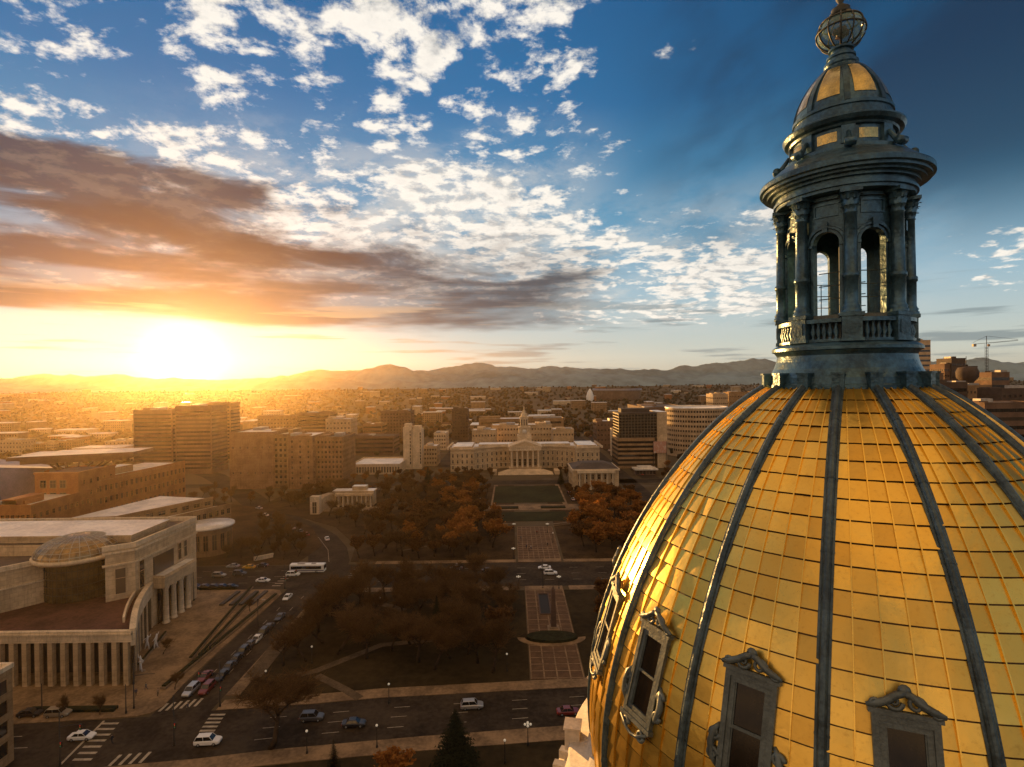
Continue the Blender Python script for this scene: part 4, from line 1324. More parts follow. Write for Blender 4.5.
def judicial():
    """the pale courthouse at the left with its portico, glass drum and long colonnade"""
    o = Vector((-100.0, 150.0, 0))
    t = thing('courthouse', 'large pale stone courthouse with glass domed drum, columned portico and long front colonnade', 'courthouse', o)
    L = lambda *pts: loc(pts, o)
    ZT, ZR = 24.6, 11.6
    # main block with its chamfered corner
    main = [(-185, 147.5), (-108.5, 145.0), (-107.0, 145.0), (-101.8, 149.2), (-101.2, 177.0), (-185, 177.0)]
    main = [(-106.9, 145.2), (-101.8, 149.2), (-101.2, 177.0), (-185, 177.0), (-185, 152), (-124, 152), (-112, 152.5), (-106.9, 147)]
    w = MB(); w.prism(L(*main), 0, ZT, 0, 1); w.build('wall', [cream, roof_d], t)
    par = MB()
    ring_ = L((-185, 177.0), (-101.2, 177.0), (-101.8, 149.2), (-107.4, 144.8))
    ribbon_mb(par, ring_, 0.9, ZT + 0.003, ZT + 1.3)
    ribbon_mb(par, ring_, 1.5, ZT - 0.9, ZT - 0.35)
    ribbon_mb(par, ring_, 1.2, ZT - 4.1, ZT - 3.75)
    par.build('parapet', [white_st], t)
    pent = MB(); pent.box(-85, -6.0, 4.0, 20.0, ZT + 0.01, 26.2); pent.box(-85, -5.4, 3.2, 20.6, 26.21, 26.7, 0, 1)
    ph = pent.build('penthouse', [cream, roof_w], t)
    # flat wall west of the drum, splayed towards the camera
    wl = L((-122.6, 147.0), (-122.6, 152.0), (-185, 152.0), (-185, 128.0), (-136.0, 130.0))
    w = MB(); w.prism(wl, 0, 21.6, 0, 1); w.build('wing_wall', [cream, roof_d], t)
    w = MB(); ribbon_mb(w, L((-122.6, 147.0), (-136.0, 130.0), (-185, 128.0)), 0.8, 21.603, 22.8)
    ribbon_mb(w, L((-122.6, 147.0), (-136.0, 130.0), (-185, 128.0)), 1.1, 17.0, 17.4); w.build('wing_parapet', [white_st], t)
    # glass drum with mullions and its shallow dome
    dc = (-118.5 - o.x, 151.5 - o.y, 0)
    g = MB(); g.lathe([(7.6, ZR), (7.6, 21.6)], 40, dc, a0=pi * 0.92, a1=2 * pi * 1.04)
    dr = g.build('glass_drum', [mat('drum_glass', (0.10, 0.075, 0.035), 0.10, 0.3, 0.6, 0.35, spec=0.8)], t)
    g = MB()
    for k in range(25):
        a = pi * 0.92 + (pi * 1.16) * k / 24
        g.tube([(dc[0] + 7.65 * cos(a), dc[1] + 7.65 * sin(a), ZR), (dc[0] + 7.65 * cos(a), dc[1] + 7.65 * sin(a), 21.6)], 0.07, 4)
    for z in (13.6, 15.6, 17.6, 19.6):
        g.tube([(dc[0] + 7.66 * cos(pi * 0.92 + pi * 1.16 * i / 30), dc[1] + 7.66 * sin(pi * 0.92 + pi * 1.16 * i / 30), z) for i in range(31)], 0.09, 4)
    g.build('mullion_grid', [metal_d], dr)
    dprof = [(9.8 * cos(pi / 2 * i / 12), 23.0 + 4.6 * sin(pi / 2 * i / 12)) for i in range(13)]
    g = MB(); g.lathe(dprof, 40, dc)
    dm = g.build('glass_dome', [mat('dome_glass', (0.26, 0.17, 0.07), 0.28, 0.7, 0.5, 0.6, spec=0.9)], t)
    g = MB()
    for k in range(28):
        a = 2 * pi * k / 28
        g.tube([(dc[0] + (r + 0.03) * cos(a), dc[1] + (r + 0.03) * sin(a), z + 0.03) for r, z in dprof[:11]], 0.09, 4)
    for r, z in dprof[1:12:2]:
        g.tube([(dc[0] + (r + 0.03) * cos(2 * pi * i / 40), dc[1] + (r + 0.03) * sin(2 * pi * i / 40), z + 0.03) for i in range(41)], 0.08, 4)
    g.build('dome_rib', [mat('pale_rib', (0.45, 0.40, 0.32), 0.5, 0.2, 0.2, 1)], dm)
    g = MB(); g.lathe([(7.5, 21.6), (9.9, 21.8), (10.3, 22.2), (10.3, 22.8), (9.8, 23.0), (9.0, 23.0)], 48, dc); g.build('drum_cornice', [white_st], t)
    # terrace over the colonnade
    near = [(-185, 128.2), (-136.2, 128.2), (-86.9, 127.0)]
    curve = [tuple(at(px, py, 11.5)[:2]) for px, py in ((132.7, 634.6), (134, 617), (142, 598), (150.5, 587))]
    # a smooth curve through the four points
    cv = []
    for i in range(13):
        s_ = i / 12
        b0, b1, b2, b3 = [Vector(c) for c in curve]
        q0 = b0; q1 = b0 + (b1 - b0) * 1.4; q2 = b3 + (b2 - b3) * 1.3; q3 = b3
        p = q0 * (1 - s_) ** 3 + q1 * 3 * s_ * (1 - s_) ** 2 + q2 * 3 * s_ * s_ * (1 - s_) + q3 * s_ ** 3
        cv.append((p.x, p.y))
    roofp = L((-185, 129.2), cv[0], *cv[1:], (-101.9, 157.5), (-101.9, 149.25), (-106.9, 145.2), (-107.2, 149.0), (-122.7, 149.0), (-122.7, 146.9), (-136.1, 129.9), (-136.3, 129.3))
    w = MB(); w.prism(roofp, 10.2, 11.3, 0); w.build('terrace_roof', [roof_r], t)
    w = MB()
    fr = L((-185, cv[0][1]), cv[0])
    ribbon_mb(w, fr, 1.0, 10.0, 12.5); ribbon_mb(w, fr, 1.5, 11.6, 12.05)
    lc = L(*cv)
    ribbon_mb(w, lc, 0.9, 9.0, 12.5); ribbon_mb(w, lc, 1.3, 12.502, 12.9)
    inner = [(p[0] - 3.0, p[1] + 0.8) for p in lc[2:]]
    ribbon_mb(w, inner, 0.5, 11.3, 12.6)
    w.build('terrace_parapet', [white_st], t)
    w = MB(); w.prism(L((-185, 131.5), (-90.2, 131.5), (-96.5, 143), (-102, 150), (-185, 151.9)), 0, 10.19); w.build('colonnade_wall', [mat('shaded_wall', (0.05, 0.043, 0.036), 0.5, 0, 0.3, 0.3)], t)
    w = MB(); w.box(-0.55, 0.55, -0.55, 0.55, 0.15, 9.99); pier = w.mesh('pier', [cream])
    x = -88.0
    while x > -150:
        link('pier', pier, t, (x - o.x, cv[0][1] + 0.1 - o.y, 0)); x -= 2.9 if x != -88.0 else 2.6
    for i in (2, 4, 6, 8, 10, 12):
        w = MB(); w.lathe([(0.5, 0.15), (0.45, 9.0)], 10); 
        w.build('pier', [cream], t, (lc[i][0], lc[i][1], 0))
    w = MB(); ribbon_mb(w, lc, 0.4, 0.15, 9.0); w.build('curved_screen', [mat('bronze_glass', (0.03, 0.024, 0.018), 0.2, 0, 0.3, 0.4)], t)
    # portico on the avenue side
    p = MB(); p.box(-3.4, 1.5, 6.5, 21.5, 10.6, 14.2); p.box(-3.5, 1.8, 6.2, 21.8, 13.3, 13.8); p.box(-1.1, 1.3, 6.7, 21.3, 14.202, 14.3, 1)
    p.build('portico', [cream, roof_w], t)
    cmb = MB(); cmb.lathe([(1.0, 0.15), (1.0, 0.5), (0.8, 0.6), (0.78, 3.0), (0.66, 9.6), (0.85, 10.0), (0.95, 10.3), (0.95, 10.6)], 20); ce = cmb.mesh('column', [white_st])
    for y in (158.6, 162.2, 165.8, 169.4):
        link('column', ce, t, (0.45, y - o.y, 0))
    w = MB(); w.box(-1.15, -1.05, 7.4, 20.6, 0.2, 10.5); w.build('entrance_glass', [glass_d], t)
    # tall dark windows
    def tall(px, py, rz, w_, h_, z):
        link('tall_window', win_mesh(w_, h_, cream, False), t, (px - o.x, py - o.y, z), rz)
    az = atan2(149.2 - 145.2, 5.1)
    tall(-104.3, 147.15, az, 2.2, 6.6, 16.2)
    for y in (151.7,):
        tall(-101.73, y, pi / 2, 2.0, 7.4, 16.5)
    for y in (168.3, 171.3, 174.6):
        tall(-101.3, y, pi / 2, 1.6, 4.8, 17.6)
    w = MB(); w.box(-1.7, -1.36, 6.5, 15.6, 14.4, 19.4); w.build('balcony_opening', [glass_d], t)
    tall(-129.6, 138.1, atan2(17, 13.4), 2.2, 7.0, 15.6)
    tall(-150, 128.8, 0, 2.2, 7.0, 15.6)
    w = MB(); w.prism(L((-106.9, 145.2), (-101.8, 149.2), (-101.8, 150.2), (-106.9, 146.2)), 0.15, 9.9); w.build('base_wall', [cream], t)


def library():
    t = block('library', 'long orange brick library with punched windows and a pale flat roof beyond the courthouse', 85, 191, 505, 486, 20, brick, roof_w, win=('none',), Y=246, units=0)
    for ch in list(t.children):
        bpy.data.objects.remove(ch)
    t.location = (0, 0, 0)
    a, b = Vector((-185, 244)), Vector((-178, 302))
    d = (b - a); n = Vector((-d.y, d.x)).normalized()
    z = 25.5
    poly = [tuple(a), tuple(b), tuple(b + n * 24), tuple(a + n * 24)]
    w = MB(); w.prism(poly, 0, z, 0, 1); w.build('wall', [brick, roof_w], t)
    w = MB(); ribbon_mb(w, [a + n * 0.4, b + n * 0.4], 0.7, z + 0.003, z + 1.1); ribbon_mb(w, [a + n * 24, a + n * 0.8], 0.7, z + 0.003, z + 1.1); w.build('parapet', [brick], t)
    windows(t, a, b, 3, z - 1, 20, 4, 1.3, 2.4, brick)
    w = MB(); w.prism([tuple(a + n * 8), tuple(a + d * .55 + n * 8), tuple(a + d * .55 + n * 15), tuple(a + n * 15)], z, z + 3.2, 0, 1); w.build('penthouse', [tan_w, roof_w], t)
    # corner tower facing the camera
    x0, x1 = -203, -184.5
    w = MB(); w.box(x0, x1, 236, 258, 0, 30.5, 0, 1); w.build('tower_wall', [brick, roof_r], t)
    w = MB(); w.box(x0 - .3, x1 + .3, 235.7, 236.4, 30.503, 31.4); w.box(x1 - .4, x1 + .3, 236.41, 258.3, 30.503, 31.4); w.build('tower_parapet', [brick], t)
    windows(t, (x0 + 1.5, 236), (x0 + 14, 236), 8, 29, 3, 4, 2.4, 3.0, tan_w)
    windows(t, (x1, 237), (x1, 257), 4, 29, 5, 5, 1.2, 1.8, brick)
    # the copper prow over the rotunda
    c = thing('rotunda_prow', 'dark copper prow with a flat light top and slanted struts above the brick library', 'roof structure', (-226, 288, 0))
    w = MB(); w.lathe([(13, 0), (13, 25)], 28); w.build('drum', [brick], c)
    w = MB()
    poly = [(-22, -16), (28, 2), (26, 22), (-18, 14)]
    w.prism([(p[0] * 0.82, p[1] * 0.8) for p in poly], 29.2, 31.4, 1); w.prism(poly, 31.41, 33.2, 1, 0); w.build('prow_roof', [roof_w, copper], c)
    for k in range(9):
        w = MB(); a_ = pi + pi * k / 8
        w.tube([(9 * cos(a_), 9 * sin(a_) + 3, 24.5), (17 * cos(a_), 9 * sin(a_) + 2, 29.4)], 0.5, 5); w.build('strut', [copper], c)


def wing_build():
    """white roofed two-step building beside the avenue's trees, with a round entrance canopy"""
    o = (-145, 230)
    t = thing('annex', 'low annex with stepped white roofs running back behind the courthouse', 'building', (o[0], o[1], 0))
    w = MB(); w.prism(loc([(-170, 208), (-151, 211), (-132.5, 245), (-160, 252)], o), 0, 17.6, 0, 1); w.build('wall', [tan_w, roof_w], t)
    w = MB(); w.prism(loc([(-150.8, 211), (-144, 214), (-126.5, 249), (-132.4, 246)], o), 0, 14.0, 0, 1); w.build('lower_wall', [tan_w, roof_w], t)
    w = MB(); ribbon_mb(w, loc([(-170, 208), (-150.8, 210.9), (-132.4, 245.1)], o), 0.6, 17.603, 18.4); ribbon_mb(w, loc([(-143.9, 214), (-126.4, 249)], o), 0.5, 14.003, 14.7); w.build('parapet', [tan_w], t)
    windows(t, *loc([(-151, 211), (-132.5, 245)], o), 14.6, 17.2, 8, 1, 2.6, 1.6, tan_w)
    windows(t, *loc([(-144, 214), (-126.5, 249)], o), 1, 13.6, 14, 3, 1.5, 2.2, tan_w)
    t = thing('pavilion', 'round low pavilion with a pale flat roof at the end of the annex', 'pavilion', (-124, 226, 0))
    w = MB(); w.lathe([(8.5, 0), (8.5, 10.6)], 36); w.build('wall', [tan_w], t)
    w = MB(); w.lathe([(8.4, 10.4), (9.6, 10.6), (9.6, 11.3), (0, 11.4)], 36); w.build('roof', [roof_w], t)
    for k in range(12):
        a = -pi * 0.95 + pi * 1.25 * k / 11
        link('window', win_mesh(1.6, 6.0, tan_w), t, (8.5 * cos(a), 8.5 * sin(a), 5.4), a + pi / 2)


def city_hall():
    t = thing('city_hall', 'curved pale city hall with a columned portico, two end pavilions and a slim clock tower', 'city hall', (MX - 0.5, 416, 0))
    z = 16.6
    # footprint of the front, from the left pavilion round to the right pavilion (local x)
    half = []
    half += [(-56, 2), (-38, 0)]
    for i in range(9):
        s = i / 8
        half.append((-37.5 + 28.0 * s, 4.0 + 12.0 * sin(pi / 2 * min(1, s * 1.15)) - (2.0 * max(0, s - 0.8) / 0.2)))
    L = half
    R = [(-p[0], p[1]) for p in half[::-1]]
    back = [(58, 40), (-58, 40)]
    w = MB(); w.prism(L + R + back, 0, z, 0, 1); w.build('wall', [cream, roof_w], t)
    w = MB()
    front = L + R
    ribbon_mb(w, front, 1.6, z + 0.003, z + 0.7); ribbon_mb(w, front, 0.9, z + 0.702, z + 1.6); ribbon_mb(w, front, 0.7, 4.3, 4.7); ribbon_mb(w, front, 0.7, z - 2.6, z - 2.2)
    ribbon_mb(w, [(58, 2), (58, 40)], 1.2, z + 0.003, z + 1.6); ribbon_mb(w, [(-58, 2), (-58, 40)], 1.2, z + 0.003, z + 1.6)
    w.build('cornice', [white_st], t)
    w = MB()
    for sx in (-1, 1):
        w.box(*sorted((sx * 54, sx * 40)), 5, 34, z + 0.01, z + 1.9, 0, 1)
    w.box(-36, 36, 22, 36, z + 0.01, z + 1.4, 0, 1)
    w.build('upper_roof', [cream, roof_w], t)
    for side in (L, R):
        for a, b in zip(side, side[1:]):
            dx = Vector(b) - Vector(a)
            if dx.length < 1.5:
                continue
            n = max(1, int(dx.length / 3.4))
            windows(t, a, b, 0.8, z - 2.6, n, 3, 1.3, 2.5, white_st)
    # portico: stylobate, columns, entablature, pediment
    p = MB(); p.box(-12, 12, -4, 14, 0, 2.4); p.box(-12.5, 12.5, 0, 13.9, 2.402, 3.0); p.box(-11.4, 11.4, 4.0, 16, 3.002, 15.4)
    p.build('portico_base', [cream], t)
    c = MB(); c.lathe([(0.95, 3.0), (0.95, 3.4), (0.75, 3.6), (0.74, 6), (0.62, 14.2), (0.85, 14.8), (0.95, 15.0), (0.95, 15.4)], 16); ce = c.mesh('column', [white_st])
    for i in range(6):
        link('column', ce, t, (-10 + 4.0 * i, 1.2, 0))
    p = MB(); p.box(-12.2, 12.2, -0.2, 16, 15.402, 17.8); p.box(-12.8, 12.8, -0.8, 16, 17.802, 18.4); p.build('entablature', [white_st], t)
    p = MB()
    p.add([(-12.8, -0.8, 18.41), (12.8, -0.8, 18.41), (0, -0.8, 23.0), (-12.8, 18, 18.41), (12.8, 18, 18.41), (0, 18, 23.0)], [(0, 1, 2), (3, 5, 4), (0, 2, 5, 3), (1, 4, 5, 2), (0, 3, 4, 1)])
    p.add([(-10.5, -0.83, 18.9), (10.5, -0.83, 18.9), (0, -0.83, 22.3)], [(0, 1, 2)], 1)
    p.build('pediment', [white_st, cream], t)
    for x in (-7.8, -3.9, 0, 3.9, 7.8):
        link('door', win_mesh(1.9, 5.2, white_st), t, (x, 4.0, 6.2))
    # clock tower in receding stages
    q = MB()
    q.box(-5.5, 5.5, 14, 25, 18.5, 25.5); q.box(-4.4, 4.4, 15.1, 23.9, 25.502, 31); q.box(-4.9, 4.9, 14.6, 24.4, 31.002, 31.7)
    q.box(-3.1, 3.1, 16.4, 22.6, 31.702, 39); q.box(-3.6, 3.6, 15.9, 23.1, 39.002, 39.6)
    q.lathe([(2.6, 39.6), (2.4, 41.4), (1.7, 42.4), (1.2, 42.6), (1.1, 44.0), (0.5, 45.0), (0.1, 48), (0, 48)], 16, (0, 19.5, 0))
    tw = q.build('clock_tower', [white_st], t)
    q = MB(); q.lathe([(0, 0), (1.7, 0), (1.7, 0.2), (0, 0.2)], 24)
    for v in range(len(q.v)):
        x, y, zz = q.v[v]; q.v[v] = (x, 15.02 - zz, 28.4 + y)
    q.build('clock_face', [mat('clock_white', (0.6, 0.56, 0.48), 0.5, 0, 0.15, 2)], tw)
    for x in (-1.9, 0, 1.9):
        link('belfry_opening', win_mesh(0.9, 4.6, white_st), tw, (x, 16.4, 35.3))
    # forecourt steps
    s = MB()
    for i in range(8):
        s.box(-20 + i * 0.9, 20 - i * 0.9, -16 + i * 1.5, -4.01, i * 0.28, (i + 1) * 0.28 - 0.002)
    s.build('front_steps', [white_st], t)
    s = MB()
    for sx in (-1, 1):
        s.box(*sorted((sx * 21, sx * 24.5)), -16, -4, 0, 2.6)
    s.build('step_wall', [cream], t)


def memorial():
    """open curved colonnade on the park's left edge"""
    t = thing('memorial_colonnade', 'pale memorial with an arcaded curved wing and arched gateway at the edge of the park', 'memorial', (-94, 303, 0))
    w = MB(); w.box(-6, 20, 4, 12, 0, 9.2, 0, 1); w.box(-6.6, 20.6, 3.4, 12.6, 9.202, 9.9, 0, 1); w.build('wall', [cream, roof_w], t)
    c = MB(); c.lathe([(0.7, 0.1), (0.6, 0.4), (0.5, 6.6), (0.75, 7.2)], 12); ce = c.mesh('column', [white_st])
    for i in range(8):
        link('column', ce, t, (-2 + 3.0 * i, 1.2, 0))
    w = MB(); w.box(-4, 21, 0.2, 3.38, 7.2, 8.8); w.build('entablature', [cream], t)
    windows(t, (-5, 4), (20, 4), 1, 7, 8, 1, 1.6, 4.2, cream)
    w = MB(); ribbon_mb(w, [(-8, 6), (-10, 0), (-11, -7), (-10, -14)], 5.0, 0, 8.4); w.build('curved_wing', [cream], t)
    w = MB(); w.prism([(-13.2, -14.5), (-7.6, -14.5), (-7.6, -19), (-13.2, -19)], 0, 11.0); w.build('gateway', [white_st], t)
    t.scale = (.84, .84, .84)
    link('arch_opening', win_mesh(2.6, 7.0, white_st), t, (-10.4, -19.0, 4.2))
    w = MB(); w.box(6, 15, 5, 11, 9.9, 12.6, 0, 1); w.build('attic', [cream, roof_w], t)
    w = MB(); w.box(-8, 26, -12, -0.5, 0, 0.35); w.build('terrace', [stone_m], t)


def small_temple():
    """the small classical library in front of the glass tower"""
    Y = 344
    x0, x1 = dep(573, 490, Y).x, dep(619, 490, Y).x
    t = thing('columned_hall', 'small pale classical hall with a hipped dark roof in front of the glass tower', 'hall', ((x0 + x1) / 2, Y, 0))
    hw = (x1 - x0) / 2
    w = MB(); w.box(-hw, hw, 0, 26, 0, 11.6); w.build('wall', [cream], t)
    w = MB(); w.box(-hw - .6, hw + .6, -0.6, 26.6, 11.602, 12.6); w.build('cornice', [white_st], t)
    w = MB(); w.add([(-hw, 0, 12.61), (hw, 0, 12.61), (hw, 26, 12.61), (-hw, 26, 12.61), (-hw + 7, 9, 15.4), (hw - 7, 9, 15.4), (hw - 7, 18, 15.4), (-hw + 7, 18, 15.4)],
                    [(0, 1, 5, 4), (1, 2, 6, 5), (2, 3, 7, 6), (3, 0, 4, 7), (4, 5, 6, 7)]); w.build('roof', [roof_d], t)
    c = MB(); c.lathe([(0.75, 0.1), (0.6, 0.5), (0.5, 9.6), (0.75, 10.4)], 12); ce = c.mesh('column', [white_st])
    for i in range(7):
        link('column', ce, t, (-hw + 4 + (2 * hw - 8) * i / 6, -1.2, 0))
    w = MB(); w.box(-hw + 2.5, hw - 2.5, -2.2, -0.61, 10.4, 11.9); w.build('entablature', [white_st], t)
    windows(t, (-hw + 2, 0), (hw - 2, 0), 1, 10, 6, 2, 1.7, 3.0, cream)
    windows(t, (-hw, 26), (-hw, 0), 1, 10, 7, 2, 1.5, 3.0, cream)


def round_tower():
    Y = 475
    cx = dep(706, 440, Y).x
    t = thing('round_office', 'round beige office block with stacked ribbon windows beside the gold dome', 'office building', (cx, Y + 26, 0))
    R = 26.5; z = dep(700, 409, Y).z
    w = MB(); w.lathe([(R, 0), (R, z)], 56); w.build('wall', [cream], t)
    w = MB(); w.lathe([(R + 0.5, z), (R + 0.5, z + 1.0), (R - 0.6, z + 1.0), (R - 0.6, z + 0.2), (0, z + 0.3)], 56); w.build('roof', [roof_w], t)
    for r in range(9):
        zc = 3.5 + (z - 4) * (r + 0.3) / 9
        w = MB(); w.lathe([(R + 0.03, zc), (R + 0.03, zc + 1.9)], 56, a0=-pi * 1.05, a1=0.05 * pi, smooth=False)
        n = w.lathe([(R + 0.10, zc), (R + 0.10, zc + 1.9)], 1, a0=0, a1=0.001)
        for k in range(40):
            a = -pi * 1.05 + pi * 1.1 * k / 39
            w.obox((R * cos(a), R * sin(a)), (-sin(a), cos(a)), 0.35, 0.14, zc, zc + 1.9, 1)
        w.build('ribbon_window', [glass_d, cream], t)


def glass_tower():
    Y = 425
    x0, x1 = dep(619, 440, Y).x, dep(657, 440, Y).x
    ztop, zpod = dep(640, 414, Y).z, dep(640, 438, Y).z
    t = thing('glass_office', 'dark gridded glass office block with a striped podium and beige end pier', 'office building', ((x0 + x1) / 2, Y, 0))
    hw = (x1 - x0) / 2
    g = MB(); g.box(-hw, hw, 0, 24, zpod + 0.2, ztop); gb = g.build('glass_body', [mat('mirror_glass', (0.035, 0.030, 0.022), 0.06, 0.2, 0.4, 0.15, spec=1.0)], t)
    m = MB()
    for i in range(13):
        x = -hw + 2 * hw * i / 12
        m.box(x - 0.13, x + 0.13, -0.22, -0.002, zpod + 0.2, ztop)
    for j in range(9):
        zz = zpod + 0.3 + (ztop - zpod - 0.4) * j / 8
        m.box(-hw - 0.1, hw + 0.1, -0.18, -0.004, zz - 0.16, zz + 0.16)
        m.box(-hw - 0.15, -hw - 0.002, 0, 24, zz - 0.16, zz + 0.16)
    m.build('mullion_grid', [mat('bronze_mullion', (0.16, 0.12, 0.07), 0.5, 0.3, 0.2, 1)], gb)
    p = MB(); p.box(-hw - 1, hw - 2, -1.5, 25, 0, zpod); p.build('podium', [tan_w], t)
    n = 6
    for j in range(n):
        zz = 2 + (zpod - 2.5) * j / n
        b = MB(); b.box(-hw - 1.1, hw - 2.1, -1.62, -1.45, zz, zz + (zpod / n) * 0.45); b.box(-hw - 1.12, -hw - 0.95, -1.4, 25, zz, zz + (zpod / n) * 0.45); b.build('deck_opening', [glass_d], t)
    e = MB(); e.box(hw + 0.01, hw + 7.5, -1.0, 25, 0, ztop + 1.5, 0, 1); e.build('end_pier', [cream, roof_w], t)
    r = MB(); r.box(-hw - .2, hw, -.25, 24.2, ztop + 0.003, ztop + 1.0); r.box(-hw + 3, hw - 4, 6, 18, ztop + 1.002, ztop + 4.0); r.build('roof', [roof_d], t)
    # mural panel and the low white kiosk at its foot
    k = thing('billboard', 'big faded pink and orange banner on the wall by the glass office', 'banner', ((x0 + x1) / 2 + hw + 1.5, Y - 2.4, 0))
    b = MB(); zb0, zb1 = dep(658, 452.5, Y).z, dep(658, 441, Y).z
    b.box(-5, 5, -0.15, 0.15, zb0, zb1); 
    mm = bpy.data.materials.new('mural_print'); mm.use_nodes = True
    w = Nd(mm.node_tree); tc = mm.node_tree.nodes.new('ShaderNodeTexCoord').outputs['Object']
    c = w.ramp(w.noise(tc, 0.35, 3, 0.5), [(0.3, (0.50, 0.34, 0.26)), (0.5, (0.45, 0.20, 0.12)), (0.65, (0.55, 0.42, 0.32))])
    w.put(mm.node_tree.nodes['Principled BSDF'].inputs['Base Color'], c)
    b.build('panel', [mm], k)
    b = MB(); b.box(-5.2, -4.9, -0.3, 0.3, 0, zb1); b.box(4.9, 5.2, -0.3, 0.3, 0, zb1); b.build('frame', [metal_d], k)
    Y2 = 392
    k = thing('pavilion', 'low white flat-roofed pavilion at the foot of the glass office', 'pavilion', (dep(646, 465, Y2).x, Y2, 0))
    b = MB(); b.box(-7, 7, 0, 8, 0, 3.8); b.build('wall', [brown], k)
    b = MB(); b.box(-8.2, 8.2, -1.4, 9, 3.8, 4.7); b.box(-5, 5, 1, 7, 4.702, 6.0); b.build('roof', [roof_w], k)
    windows(k, (-7, 0), (7, 0), 0.4, 3.6, 6, 1, 1.6, 2.2, brown)


def near_corner():
    t = thing('corner_office', 'tan office corner with dark ribbon windows cut off by the left picture edge', 'office building', (-97.5, 101.0, 0))
    w = MB(); w.box(-30, 6.0, -16, 0, 0, 17.0); w.build('wall', [tan_w], t)
    roof_parts(t, -30, 6.0, -16, 0, 17.0, white_st, roof_w, 5, 1)
    for r in range(4):
        z0 = 2.0 + 3.7 * r
        b = MB(); b.box(-29, 5.0, -16.06, -15.9, z0, z0 + 2.3); b.box(6.0 - 0.1, 6.06, -15, -1, z0, z0 + 2.3)
        for i in range(7):
            b.box(5.98, 6.2, -15 + 2.3 * i - 0.12, -15 + 2.3 * i + 0.12, z0, z0 + 2.3, 1)
        for i in range(14):
            b.box(-29 + 2.6 * i - 0.12, -29 + 2.6 * i + 0.12, -16.2, -15.98, z0, z0 + 2.3, 1)
        b.build('ribbon_window', [glass_d, tan_w], t)


umber = mat('umber_wall', (0.07, 0.045, 0.03), 0.85, 0, 0.25, 0.2, streak=0.3)


